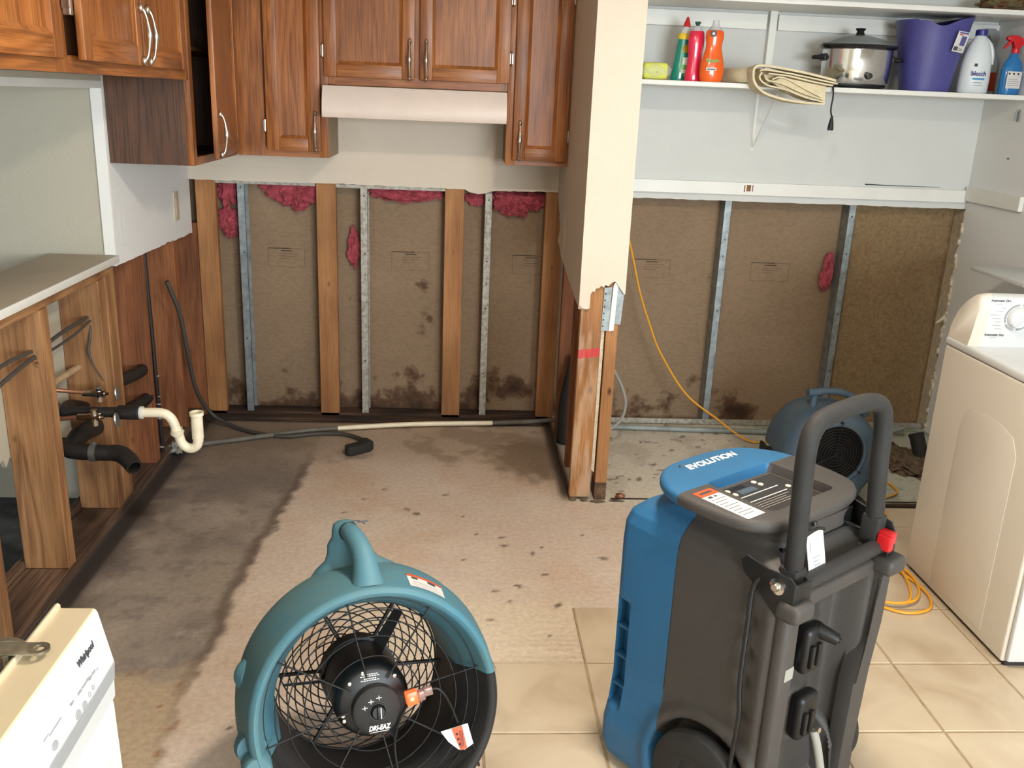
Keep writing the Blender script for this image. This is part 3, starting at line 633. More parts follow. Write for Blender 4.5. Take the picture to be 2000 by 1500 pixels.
g = B(); g.blob((.50, 3.414, .006), (.014, .01, .010), 2, .5, 3, 2); g.blob((.545, 3.41, .004), (.014, .01, .008), 2, .5, 3, 5); g.blob((.60, 3.40, .003), (.03, .012, .004), 2, .5, 3, 8); g.blob((.68, 3.41, .003), (.03, .01, .004), 2, .5, 3, 9); piece('rubble', g, 'dirt', 'crumbled wood and plaster rubble at the foot of the partition end', 'rubble', org=(.55, 3.42, 0))
stud('partition_stud', 'fir_dark', .488, .577, 3.62, 3.66, .06, 2.42, 'dark brown stud just behind the red-striped partition end')
stud('partition_stud', 'fir_dark', .50, .589, 4.16, 4.20, .012, 2.42, 'dim brown partition stud nearest the back wall')
g = B(); g.tube([(.545, 4.08, 0), (.545, 4.08, .16), (.55, 4.09, .24), (.56, 4.11, .42)], [.045, .045, .04, .014], 14); piece('black_pipe', g, 'rubber', 'black tapering pipe standing in the partition beside the back wall', 'pipe', org=(.545, 4.08, 0))
# corner bead at the torn pier
g = B()
g.prism([(.568, .716), (.598, .716), (.600, .888), (.572, .886)], 0, .0014, XZ(3.4175)); cbd = piece('corner_bead', g, 'galv', 'exposed perforated metal corner bead at the torn partition end', 'corner bead', org=(.6, 3.417, .8), smooth=False)
g = B(); g.prism([(.618, .745), (.642, .742), (.648, .862), (.632, .884), (.620, .895)], 0, .0014, XZ(3.4165)); obj('flange', g, 'galv', cbd, world=True)
g = B(); g.prism([(.597, .716), (.617, .718), (.622, .895), (.612, .912), (.604, .895)], 0, .007, XZ(3.412), bev=.002); obj('plaster_strip', g, 'wall_bright', cbd, world=True, label='white plaster strip left between the two metal flanges')
g = B()
for k in range(6): g.lathe([(.0032, 0), (.0032, .001), (0, .0012)], 8, axis((.577-.0006*k*1, 3.4172, .862-k*.0255), (0, -1, 0)))
obj('nail_hole', g, 'black', cbd, world=True)
# pink fibreglass tufts hanging out of the wall top
def tuft(label, blobs, sd):
    g = B()
    for i, (x, z, rx, rz, ry) in enumerate(blobs): g.blob((x, 4.425-.0*i, z), (rx, ry, rz), 4, .55, 2.2, sd+i)
    x, z = blobs[0][:2]; piece('insulation_tuft', g, 'pink', label, 'insulation', 'pink insulation tufts in the back wall', org=(x, 4.42, z))
tuft('small pink fibreglass tuft at the top, left of the clean metal stud', [(-1.07, 1.09, .045, .055, .02)], 1)
tuft('pink fibreglass tuft hanging lower beside the leftmost wood stud', [(-1.07, .96, .045, .06, .022), (-1.06, .915, .035, .035, .025)], 4)
tuft('wide pink fibreglass tuft between the clean metal stud and the second wood stud', [(-.82, 1.115, .08, .045, .025), (-.79, 1.08, .05, .04, .03), (-.70, 1.10, .06, .05, .03), (-.735, 1.05, .04, .035, .03), (-.87, 1.12, .05, .03, .02)], 9)
tuft('dim pink fibreglass wisp low beside the speckled metal stud', [(-.487, .85, .025, .085, .015)], 17)
tuft('flat pink fibreglass tuft right of the speckled metal stud', [(-.27, 1.118, .12, .032, .025), (-.17, 1.115, .10, .03, .025), (-.35, 1.12, .06, .025, .02), (-.25, 1.09, .08, .02, .02)], 21)
tuft('dim pink fibreglass tuft between the third wood stud and the metal stud', [(.09, 1.10, .045, .03, .012)], 26)
tuft('bright pink fibreglass tuft beside the corner stud under the right cabinet', [(.24, 1.095, .065, .055, .03), (.30, 1.08, .06, .05, .03), (.37, 1.10, .06, .04, .025), (.26, 1.06, .04, .035, .03)], 30)
tuft('reddish fibreglass wisp beside the laundry metal stud above the air mover', [(1.850, .80, .024, .09, .015), (1.838, .76, .02, .05, .012)], 36)
# ------------------------------------------------------------------ wall cabinets
FX = lambda x, y, z: Matrix(((1, 0, 0, x), (0, -1, 0, y), (0, 0, 1, z), (0, 0, 0, 1)))   # faces the camera
def FD(p, q, z):       # door frame from free edge p to q (xy), outward to +x side
    d = Vector((q[0]-p[0], q[1]-p[1], 0)).normalized(); n = Vector((d.y, -d.x, 0))
    return Matrix(((d.x, n.x, 0, p[0]), (d.y, n.y, 0, p[1]), (0, 0, 1, z), (0, 0, 0, 1)))
def door(par, Mx, w, h, hx, hz, mrail, hinges=(), swap=False, label=None):
    sw = .052; t = .019; g = B()
    g.box(.004, w-.004, .0005, .004, .004, h-.004, Mx=Mx); g.box(0, sw, 0, t, 0, h, bev=.003, Mx=Mx); g.box(w-sw, w, 0, t, 0, h, bev=.003, Mx=Mx)
    d = obj('door', g, 'oak_z', par, world=True, label=label)
    for z0 in (0, h-sw):
        g = B(); g.box(sw, w-sw, 0, t-.0008, z0, z0+sw, bev=.002, Mx=Mx); obj('rail', g, mrail, d, world=True)
    g = B(); g.box(sw-.002, w-sw+.002, .003, .009, sw-.002, h-sw+.002, Mx=Mx); i = .012
    a = [(sw, sw), (w-sw, sw), (w-sw, h-sw), (sw, h-sw)]
    for k in range(4):   # sloped moulding round the panel
        p, q = a[k], a[(k+1) % 4]; c = Vector((w/2, h/2)); 
        def inn(v): return (v[0]+(i if v[0] < w/2 else -i), v[1]+(i if v[1] < h/2 else -i))
        pi, qi = inn(p), inn(q)
        g.raw([(p[0], .016, p[1]), (q[0], .016, q[1]), (qi[0], .009, qi[1]), (pi[0], .009, pi[1]), (p[0], .004, p[1]), (q[0], .004, q[1])], [(0, 1, 2, 3), (0, 4, 5, 1)], Mx)
    obj('panel', g, 'oak_z', d, world=True)
    if hx is not None: pull(d, Mx, hx, hz, t)
    for (x, z) in hinges:
        g = B(); g.tube([(x, t*.6, z-.024), (x, t*.6, z+.024)], .0032, 8, Mx=Mx); g.lathe([(0, -.004), (.004, 0), (0, .004)], 8, Mx @ Matrix.Translation((x, t*.6, z-.026))); g.lathe([(0, -.004), (.004, 0), (0, .004)], 8, Mx @ Matrix.Translation((x, t*.6, z+.026)))
        g.box(x-.007, x+.007, t*.1, t*.3, z-.02, z+.02, Mx=Mx); obj('hinge', g, 'nickel', d, world=True)
    return d
def pull(par, Mx, x, z, t, L=.142):
    g = B(); h = L/2
    P = [(x, t, z-h), (x, t+.012, z-h+.004), (x, t+.020, z-h+.022), (x, t+.024, z-.022), (x, t+.026, z), (x, t+.024, z+.022), (x, t+.020, z+h-.022), (x, t+.012, z+h-.004), (x, t, z+h)]
    g.tube(P, [.005, .006, .0035, .0062, .0098, .0062, .0035, .006, .005], 10, Mx=Mx, smooth=3)
    for s in (-1, 1): g.lathe([(0, -.014), (.007, -.008), (.0085, 0), (.007, .008), (0, .014)], 10, Mx @ Matrix.Translation((x, t+.006, z+s*h)))
    obj('handle', g, 'nickel', par, world=True)
FY = 4.05; TOP = 2.14
# back wall, left cabinet
t = thing('wall_cabinet', 'tall oak wall cabinet left of the range hood, closed single door', 'cabinet', (-.74, 4.2, 1.287))
g = B(); g.box(-.928, -.547, 4.052, 4.346, 1.289, TOP, bev=.001); obj('body', g, 'veneer', t, world=True)
g = B(); g.box(-.928, -.812, FY-.001, 4.068, 1.287, TOP); g.box(-.585, -.545, FY-.001, 4.068, 1.287, TOP, bev=.001); obj('face_frame', g, 'oak_z', t, world=True)
g = B(); g.box(-.812, -.585, FY, 4.068, 1.287, 1.325); obj('bottom_rail', g, 'oak_x', t, world=True)
g = B(); g.box(-.546, -.5435, 4.07, 4.346, 1.289, 1.58); obj('side_panel', g, 'veneer_pale', t, world=True, label='paler side panel facing the hood')
door(t, FX(-.802, FY-.001, 1.312), .225, .82, .205, .083, 'oak_x', hinges=((-.006, .10), (-.006, .66)))
# middle cabinet
t = thing('wall_cabinet', 'short two-door oak wall cabinet above the range hood', 'cabinet', (-.17, 4.2, 1.586))
g = B(); g.box(-.543, .2, 4.07, 4.346, 1.588, TOP); obj('body', g, 'veneer', t, world=True)
g = B(); g.box(-.5435, -.515, FY, 4.07, 1.586, TOP); g.box(.172, .2035, FY, 4.07, 1.586, TOP); g.box(-.195, -.155, FY+.001, 4.069, 1.586, TOP); obj('face_frame', g, 'oak_z', t, world=True)
g = B(); g.box(-.515, .172, FY, 4.07, 1.586, 1.625); obj('bottom_rail', g, 'oak_x', t, world=True)
door(t, FX(-.558, FY-.001, 1.618), .372, .50, .352, .078, 'oak_x', hinges=((-.006, .10), (-.006, .33)))
door(t, FX(-.164, FY-.001, 1.618), .374, .50, .027, .078, 'oak_x', hinges=((.380, .10), (.380, .33)))
# right cabinet
t = thing('wall_cabinet', 'narrow oak wall cabinet right of the range hood, against the partition', 'cabinet', (.35, 4.2, 1.287))
g = B(); g.box(.208, .474, 4.07, 4.346, 1.289, TOP); obj('body', g, 'veneer', t, world=True)
g = B(); g.box(.205, .245, FY, 4.07, 1.287, TOP, bev=.001); g.box(.458, .4745, FY, 4.07, 1.287, TOP); obj('face_frame', g, 'oak_z', t, world=True)
g = B(); g.box(.245, .458, FY, 4.07, 1.287, 1.32); obj('bottom_rail', g, 'oak_x', t, world=True)
door(t, FX(.234, FY-.001, 1.307), .232, .82, .028, .083, 'oak_x', hinges=((.238, .105), (.238, .655)))
# corner cabinet on the left wall with its door ajar
t = thing('wall_cabinet', 'tall oak corner wall cabinet on the left wall, door ajar on a dark inside', 'cabinet', (-1.08, 3.8, 1.287))
x0, x1, y0, y1 = XL+.014, -.93, 3.388, 4.346
g = B(); g.box(x0, x1-.02, y0, y0+.012, 1.287, TOP); obj('side_panel', g, 'veneer', t, world=True, label='dull brown veneer side panel')
g = B(); g.box(x0, x1-.02, y0+.012, y1, 1.29, 1.303); g.box(x0, x1-.02, y0+.012, y1, TOP-.014, TOP); g.box(x0, x0+.006, y0+.012, y1, 1.303, TOP); g.box(x0, x1-.001, y1-.01, y1, 1.303, TOP); g.box(x0, x1-.03, y0+.013, y1, 1.68, 1.692); obj('body', g, 'veneer', t, world=True)
g = B(); g.box(x1-.02, x1, y0-.001, y0+.042, 1.287, TOP, bev=.001); g.box(x1-.02, x1, 4.005, FY-.001, 1.287, TOP); obj('face_frame', g, 'oak_z', t, world=True)
g = B(); g.box(x1-.02, x1, y0+.042, 4.005, 1.287, 1.315); obj('bottom_rail', g, 'oak_y', t, world=True)
door(t, FD((-.878, 3.455), (-.926, 4.0), 1.308), .548, .82, .03, .085, 'oak_y')
# short cabinets above the pass-through
def short(lab, ya, yb, doors):
    t = thing('wall_cabinet', lab, 'cabinet', (-1.08, (ya+yb)/2, 1.577))
    g = B(); g.box(x0, x1-.02, ya+.001, yb-.001, 1.580, TOP); obj('body', g, 'veneer', t, world=True)
    g = B(); n = [ya, yb]
    g.box(x1-.02, x1, ya, ya+.032, 1.577, TOP, bev=.001); g.box(x1-.02, x1, yb-.032, yb, 1.577, TOP, bev=.001); obj('face_frame', g, 'oak_z', t, world=True)
    g = B(); g.box(x1-.02, x1, ya+.032, yb-.032, 1.577, 1.617); g.box(x1-.02, x1, ya+.032, yb-.032, 1.94, TOP); obj('bottom_rail', g, 'oak_y', t, world=True)
    for (p, q, w, hx, hz, hg) in doors: door(t, FD(p, q, 1.607), w, .36, hx, hz, 'oak_y', hinges=hg)
    return t
short('short oak cabinet over the pass-through, cropped at the left photo edge', 1.36, 2.325, [((x1+.001, 1.40), (x1+.001, 1.8), .43, None, 0, ()), ((x1+.001, 1.86), (x1+.001, 2.2), .44, None, 0, ())])
t = short('short two-door oak cabinet over the pass-through with paired nickel pulls', 2.33, 3.372, [((x1+.02, 2.375), (x1+.002, 2.86), .487, .462, .085, ()), ((x1+.001, 2.872), (x1+.001, 3.3), .43, .03, .085, ())])
g = B(); g.box(x1+.001, x1+.021, 2.355, 2.374, 1.705, 1.78, bev=.003); g.box(x1+.004, x1+.02, 2.347, 2.36, 1.72, 1.765); obj('hinge', g, 'nickel', t, world=True, label='exposed pale hinge on the sprung door')
# hood
t = thing('range_hood', 'almond enamel range hood under the short oak cabinet', 'range hood', (-.17, 4.1, 1.458))
pr = [(4.046, 1.459), (3.932, 1.458), (3.926, 1.470), (3.927, 1.495), (3.934, 1.525), (3.947, 1.555), (3.966, 1.582), (4.046, 1.584)]
g = B(); g.prism(pr, -.556, .199, YZ(0), bev=.0); obj('canopy', g, 'hood', t, world=True, ang=50)
g = B(); g.box(-.540, .201, 4.047, 4.345, 1.475, 1.584); obj('body', g, 'hood', t, world=True)
g = B(); g.box(-.42, .08, 4.06, 4.25, 1.468, 1.4748); obj('filter', g, 'galv', t, world=True)
# switch plate and faint patch on the white wall
t = thing('outlet_plate', 'almond cover plate on the white wall under the corner cabinet', 'outlet', (XL+.012, 4.115, 1.055))
g = B(); g.box(XL+.0125, XL+.018, 4.08, 4.15, .992, 1.118, bev=.002); obj('plate', g, 'outlet', t, world=True)
g = B(); g.box(XL+.018, XL+.0195, 4.10, 4.13, 1.02, 1.09, bev=.0005); obj('device', g, 'outlet', t, world=True)
g = B()
for a in ((3.43, 3.432, .985, 1.115), (3.478, 3.4795, .985, 1.115), (3.43, 3.48, .985, .9865)): g.box(XL+.0118, XL+.0126, *a)
piece('wall_scribe', g, 'wall_white', 'faint rectangular patch outline on the white wall by the opening', 'patch outline', org=(XL+.012, 3.45, 1.0), smooth=False)
g = B()
for a in ((4.02, 4.0225, .89, 1.10), (3.98, 3.982, .94, 1.08)): g.box(.4736, .4752, *a)
piece('wall_scribe', g, 'outlet', 'faint upright groove on the kitchen side of the partition', 'patch outline', org=(.474, 4.0, 1.0), smooth=False)

# ------------------------------------------------------------------ plumbing in the left wall
YV = 3.0
t = thing('drain_trap', 'ivory plastic sink trap sticking out of the left wall', 'drain trap', (-1.0, YV, .36))
P = [(-1.05, YV, .493), (-.985, YV, .493), (-.957, YV, .477), (-.943, YV, .445), (-.936, YV, .415)]
g = B(); g.tube(P, .0165, 14, smooth=5); obj('trap_arm', g, 'pvc', t, world=True)
P = [(-.934, YV, .425), (-.928, YV, .392), (-.913, YV, .372), (-.893, YV, .366), (-.874, YV, .378), (-.869, YV, .405), (-.869, YV, .44)]
g = B(); g.tube(P, .0165, 14, smooth=5); obj('trap_bend', g, 'pvc', t, world=True)
g = B(); g.lathe([(.0195, -.045), (.0195, .036), (.0235, .038), (.0235, .050), (.018, .050), (.016, -.03), (0, -.03)], 20, Matrix.Translation((-.869, YV, .449))); obj('tailpiece', g, 'pvc', t, world=True)
g = B(); Mn = axis((-.938, YV, .424), (.25, 0, 1)); g.lathe([(.021, -.011), (.0225, -.009), (.0225, .009), (.019, .011)], 10, Mn); g.box(-.040, -.02, -.007, .007, -.009, .009, bev=.003, Mx=Mn); obj('slip_nut', g, 'pvc', t, world=True)
g = B(); g.lathe([(.0175, -.02), (.0175, .02)], 16, Matrix.Translation((-.869, YV, .412))); obj('joint_ring', g, 'pvc', t, world=True)
t = thing('drain_pipe', 'black drain pipe stub that carries the ivory trap', 'pipe', (-1.2, YV, .49))
g = B(); g.tube([(-1.31, YV, .492), (-1.12, YV, .493)], .018, 16); g.tube([(-1.135, YV, .493), (-1.125, YV, .493), (-1.06, YV, .493), (-1.056, YV, .493)], [.018, .025, .025, .021], 18); g.tube([(-1.31, YV, .492), (-1.33, 3.1, .48), (-1.32, 3.2, .44)], .02, 12, smooth=4); obj('pipe', g, 'abs', t, world=True)
g = B(); g.lathe([(.0215, -.004), (.022, 0), (.0215, .006), (.017, .007)], 18, axis((-1.052, YV, .493), (1, 0, 0))); obj('washer_ring', g, 'label_white', t, world=True)
YW = 3.0
t = thing('drain_pipe', 'lower black drain pipe with steel clamp and open bent end', 'pipe', (-1.2, YW, .34))
g = B(); g.tube([(-1.34, YW+.02, .365), (-1.30, YW, .352), (-1.22, YW, .345), (-1.155, YW, .344)], [.028, .029, .028, .027], 18, smooth=4); g.tube([(-1.30, YW, .355), (-1.30, YW+.09, .375), (-1.29, 3.20, .365)], [.03, .033, .033], 16, smooth=4); obj('pipe', g, 'abs', t, world=True)
ctr = [Vector((-1.165, YW, .345)), Vector((-1.132, YW-.006, .343)), Vector((-1.10, YW-.028, .333)), Vector((-1.070, YW-.060, .317))]
rr = [.028, .030, .030, .027]
g = B(); g.tube(ctr, rr, 20, caps=False, smooth=4); g.tube([c+Vector((.0, 0, 0)) for c in ctr], [r-.006 for r in rr], 20, caps=False, smooth=4)
dv = (ctr[-1]-ctr[-2]).normalized(); g.lathe([(.021, 0), (.027, 0), (.027, -.002), (.021, -.002)], 20, axis(ctr[-1], dv), closed=True); g.lathe([(.0, 0), (.022, 0)], 16, axis(ctr[-1]-dv*.05, dv)); obj('elbow', g, 'abs', t, world=True)
g = B(); g.lathe([(.0295, -.011), (.031, -.011), (.031, .011), (.0295, .011)], 24, axis((-1.222, YW, .345), (1, 0, 0)), closed=True); g.box(-1.228, -1.216, YW-.008, YW+.008, .374, .384, bev=.002); obj('hose_clamp', g, 'wire_grey', t, world=True)
def valve(lab, p, hx, hz, tail):
    t = thing('shutoff_valve', lab, 'valve', p); x, y, z = p; g = B()
    g.tube([(x-.055, y, z), (x-.02, y, z)], .011, 12); g.tube([(x-.022, y, z), (x+.018, y, z)], .013, 6); g.tube([(x, y, z-.03), (x, y, z+.026)], [.009, .012], 8); g.tube([(x+.018, y, z), (x+.03, y, z)], .006, 8); g.lathe([(0, -.012), (.012, -.01), (.012, .01), (0, .012)], 12, Matrix.Translation((x, y, z))); obj('body', g, 'chrome', t, world=True)
    g = B(); g.lathe([(0, -.004), (.017, -.004), (.019, 0), (.017, .004), (0, .004)], 16, axis((hx, y, hz), (1, 0, .1)) @ Matrix.Scale(1.35, 4, (0, 1, 0))); obj('handle', g, 'wire_grey', t, world=True)
    g = B(); g.tube(tail, .0075, 10, smooth=4); obj('supply_pipe', g, 'copper', t, world=True)
valve('chrome shutoff valve nearest the lower drain pipe', (-1.19, 2.955, .49), -1.12, .482, [(-1.36, 2.96, .478), (-1.30, 2.955, .482), (-1.24, 2.955, .49)])
valve('tarnished shutoff valve set back against the stud hole', (-1.225, 3.10, .525), -1.165, .525, [(-1.37, 3.03, .56), (-1.32, 3.06, .545), (-1.275, 3.10, .528)])
for (x, z, lab) in ((-1.262, .45, 'upper black pipe between the double stud and the reddish stud'), (-1.256, .325, 'lower black pipe between the double stud and the reddish stud')):
    g = B(); g.tube([(x-.02, 3.30, z+.035), (x-.006, 3.45, z+.018), (x, 3.60, z), (x, 3.665, z)], .025, 18, smooth=3); piece('drain_pipe', g, 'abs', lab, 'pipe', org=(x, 3.5, z))
g = B(); g.tube([(-1.332, 2.786, .60), (-1.332, 3.22, .585)], .012, 12); piece('water_pipe', g, 'pvc_old', 'thin tan water pipe between the two pine studs', 'pipe', org=(-1.332, 3, .59))
def cable(name, pts, r, m, lab, cat, sm=5, seg=8, group=None):
    g = B(); g.tube(pts, r, seg, smooth=sm); return piece(name, g, m, lab, cat, group, org=pts[0])
cable('electric_cable', [(-1.272, 2.75, .772), (-1.28, 2.6, .778), (-1.29, 2.45, .758), (-1.30, 2.362, .74)], .006, 'cable', 'upper grey cable between the nearest two studs', 'cable')
cable('electric_cable', [(-1.265, 2.75, .757), (-1.27, 2.6, .742), (-1.285, 2.362, .70)], .0065, 'cable', 'lower grey cable between the nearest two studs', 'cable')
cable('electric_cable', [(-1.282, 3.24, .770), (-1.285, 3.0, .768), (-1.272, 2.79, .762)], .0065, 'cable', 'thick grey cable crossing the pale gap to the valve stud', 'cable')
cable('electric_cable', [(-1.272, 3.24, .762), (-1.275, 3.05, .742), (-1.27, 2.84, .742), (-1.268, 2.79, .752)], .0045, 'cable', 'thin grey cable crossing the pale gap to the valve stud', 'cable')
cable('loose_wire', [(-1.272, 3.212, .756), (-1.276, 3.198, .70), (-1.285, 3.196, .65), (-1.272, 3.194, .60), (-1.25, 3.19, .56), (-1.238, 3.185, .545)], [.003, .0055, .006, .003, .003, .0015], 'cable', 'short thin wire dangling down the valve stud', 'wire')
g = B(); g.tube([(-1.268, 2.738, .748), (-1.26, 2.73, .735), (-1.25, 2.725, .728)], .0016, 6, smooth=3); g.lathe([(0, -.005), (.006, 0), (0, .005)], 8, Matrix.Translation((-1.262, 2.742, .752))); g.lathe([(0, -.005), (.006, 0), (0, .005)], 8, Matrix.Translation((-1.26, 2.742, .738))); piece('wire_nut', g, 'copper', 'bare copper wire end at the hole of the nearest full stud', 'wire', org=(-1.265, 2.74, .745))
t = thing('conduit_line', 'black cable bundle with pale ties running up beside the reddish stud', 'cable bundle', (-1.245, 3.755, .04))
g = B(); g.tube([(-1.25, 3.745, .93), (-1.246, 3.75, .6), (-1.244, 3.755, .3), (-1.243, 3.765, .045)], .0085, 10); obj('cable', g, 'abs', t, world=True)
g = B()
for z in (.39, .30, .265, .20, .07): g.lathe([(.0095, -.0015), (.0105, 0), (.0095, .0015)], 10, axis((-1.2435, 3.757, z), (.15, .1, 1)))
obj('cable_tie', g, 'label_white', t, world=True)
g = B(); g.blob((-1.215, 3.86, .03), (.03, .04, .028), 3, .6, 3, 3); piece('lint_clump', g, 'dust', 'grey lint clump on the floor at the end of the white pipe', 'lint', org=(-1.215, 3.86, .0))
# range cord lying on the slab
t = thing('appliance_cord', 'flat dark range cord running down the corner and along the slab to its plug', 'power cord', (-.5, 4.0, 0))
g = B(); g.tube([(-1.238, 3.97, .75), (-1.205, 4.01, .60), (-1.2, 4.06, .43), (-1.195, 4.15, .20), (-1.15, 4.22, .06), (-1.05, 4.18, .018), (-.92, 4.10, .012), (-.77, 4.06, .012), (-.64, 4.10, .012), (-.52, 4.10, .014), (-.44, 4.05, .016), (-.39, 3.99, .02), (-.385, 3.95, .03)], .0095, 10, smooth=6); obj('cord', g, 'cable', t, world=True)
g = B()
Mp = Matrix.Translation((-.415, 3.90, .003)) @ Matrix.Rotation(math.radians(38), 4, 'Z')
g.prism(rrect(-.07, .06, -.026, .026, .02), 0, .044, Mp, bev=.006); g.box(.01, .062, -.028, .04, .004, .05, bev=.01, Mx=Mp); obj('plug', g, 'rubber', t, world=True)
t = thing('floor_conduit', 'grey conduit with an ivory middle stretch along the kitchen back wall', 'conduit', (-.3, 4.2, .0))
g = B(); g.tube([(-1.235, 3.885, .02), (-1.08, 3.96, .014), (-.86, 4.06, .014), (-.70, 4.125, .016), (-.54, 4.165, .018)], .0115, 12, smooth=4); g.tube([(.19, 4.272, .02), (.35, 4.29, .022), (.52, 4.31, .03)], .0115, 12); obj('grey_run', g, 'conduit_dark', t, world=True)
g = B(); g.tube([(-.545, 4.164, .018), (-.2, 4.235, .02), (.2, 4.273, .02)], .0118, 12, smooth=4); obj('ivory_run', g, 'pvc', t, world=True)
g = B(); g.box(-1.2, .45, 4.296, 4.35, 0, .02, bev=.004); piece('wall_foot_strip', g, 'wet_wood_x', 'dark wet strip along the foot of the kitchen back wall', 'wood strip', org=(-.4, 4.32, 0), smooth=False)
cable('floor_conduit', [(.66, 4.27, .016), (1.2, 4.245, .016), (1.68, 4.225, .016), (2.1, 4.225, .018), (2.27, 4.22, .05)], .013, 'conduit', 'grey conduit along the laundry back wall', 'conduit', sm=3, seg=12)
g = B(); g.blob((2.14, 3.90, .0), (.13, .20, .022), 4, .5, 3.5, 3); rnd = random.Random(3)
for k in range(46): a = rnd.uniform(0, 2*PI); q = rnd.uniform(.1, 1.05); g.blob((2.14+.13*q*math.cos(a), 3.90+.2*q*math.sin(a), .016), (rnd.uniform(.006, .016),)*3, 1, .4, 2, k)
piece('rubble', g, 'dirt', 'patch of broken-up earth in the laundry floor round the black stub', 'rubble', org=(2.14, 3.9, 0))
g = B(); g.tube([(2.235, 3.93, .0), (2.215, 3.99, .11)], .034, 18); g.lathe([(.036, 0), (.038, .006), (.03, .012), (0, .012)], 18, axis((2.2165, 3.985, .10), (-.02, .06, .11))); piece('pipe_stub', g, 'rubber', 'black capped pipe stub rising from the broken laundry floor', 'pipe', org=(2.23, 3.95, 0))
cable('loop_cable', [(.60, 3.98, .46), (.70, 4.0, .43), (.745, 4.0, .375), (.785, 4.0, .30), (.805, 4.0, .225), (.79, 4.0, .15), (.74, 4.0, .10), (.66, 4.0, .075)], .0075, 'cable_light', 'light grey cable looping out behind the narrow partition stud', 'cable')
t = thing('extension_cord', 'yellow extension cord hanging off the partition and coiled beside the dryer', 'extension cord', (.8, 4.2, 0))
P = [(.655, 4.19, 1.22), (.74, 4.2, 1.08), (.80, 4.2, .955), (.87, 4.2, .716), (.93, 4.2, .56), (.995, 4.2, .42), (1.14, 4.2, .215), (1.31, 4.19, .09), (1.40, 4.15, .03), (1.47, 4.10, .009), (1.62, 4.10, .008), (1.86, 3.82, .008), (1.93, 3.55, .008), (1.80, 3.42, .018), (1.755, 3.27, .014), (1.685, 3.17, .014), (1.55, 3.0, .014), (1.5, 2.95, .015)]
g = B(); g.tube(P, .0048, 8, smooth=6); obj('cord', g, 'yellow_cord', t, world=True)
P = [(1.5, 2.95, .015), (1.56, 2.93, .016), (1.60, 2.80, .016), (1.62, 2.66, .015), (1.57, 2.56, .016), (1.46, 2.55, .016), (1.36, 2.68, .016), (1.38, 2.85, .02), (1.50, 2.92, .022), (1.60, 2.84, .024), (1.61, 2.72, .024), (1.54, 2.60, .025), (1.42, 2.60, .026), (1.33, 2.75, .022), (1.45, 2.97, .022), (1.565, 2.88, .03), (1.585, 2.76, .03), (1.51, 2.585, .03), (1.38, 2.63, .025), (1.35, 2.8, .02), (1.52, 2.87, .034), (1.58, 2.98, .02), (1.5, 3.05, .014)]
g = B(); g.tube(P, .0048, 8, smooth=7); obj('coil', g, 'yellow_cord', t, world=True)
g = B(); g.box(1.485, 1.60, 3.965, 4.025, .003, .022, bev=.006); g.box(1.475, 1.49, 3.955, 4.035, .003, .045, bev=.005); piece('cord_plug', g, 'rubber', 'flat dark plug lying on the slab left of the air mover', 'plug', org=(1.53, 4.03, 0))
g = B(); g.blob((.70, 3.44, .012), (.02, .014, .012), 2, .4, 3, 3); piece('copper_scrap', g, 'copper', 'small copper-coloured scrap on the slab beside the partition end', 'scrap', org=(.70, 3.44, 0))
# ------------------------------------------------------------------ laundry shelves and what stands on them
SZ = 1.66
o = piece('wall_shelf', B().box(XP1, XR-.002, 4.0, 4.346, 1.640, SZ, bev=.002), 'trim', 'long white laundry shelf holding the bottles, cooker and bin', 'shelf', org=(1.5, 4.2, 1.64))
o = piece('wall_shelf', B().box(XP1, XR-.002, 4.0, 4.346, 1.978, 1.998, bev=.002), 'trim', 'upper white laundry shelf along the top photo edge', 'shelf', org=(1.5, 4.2, 1.978))
g = B(); g.box(1.366, 1.380, 4.343, 4.347, 1.375, 1.64); g.box(1.366, 1.380, 4.04, 4.343, 1.636, 1.6395); g.tube([(1.373, 4.341, 1.385), (1.373, 4.06, 1.636)], .0035, 8); g.lathe([(.003, 0), (0, .002)], 8, axis((1.373, 4.3425, 1.40), (0, -1, 0)))
piece('shelf_bracket', g, 'trim', 'white folding metal bracket under the long laundry shelf', 'bracket', org=(1.373, 4.34, 1.5))
g = B(); g.tube([(2.449, 4.05, 1.60), (2.435, 4.05, 1.585), (2.44, 4.05, 1.555)], .004, 8, smooth=3); g.box(2.444, 2.449, 4.035, 4.05, 1.55, 1.60, bev=.001); piece('wall_hook', g, 'grey_plastic', 'small clip on the right wall below the shelf end', 'hook', org=(2.449, 4.05, 1.58))
g = B(); g.lathe([(0, 0), (.0035, .0), (.003, .006), (0, .007)], 8, axis((2.449, 4.06, 1.392), (-1, 0, 0))); piece('nail', g, 'dark_print', 'single nail in the right wall above the white rail', 'nail', org=(2.449, 4.06, 1.392))
g = B(); g.blob((2.33, 4.12, 2.03), (.10, .09, .032), 4, .3, 3, 4); piece('folded_cloth', g, 'fabric_green', 'dull green patterned cloth on the upper shelf, cropped by the photo top', 'cloth', org=(2.3, 4.12, 1.998))
o = piece('wall_board', B().box(2.21, 2.449, 3.40, 3.79, .935, .952, bev=.003), 'white', 'small white board shelf on the right wall behind the dryer controls', 'shelf', org=(2.449, 3.6, .935))
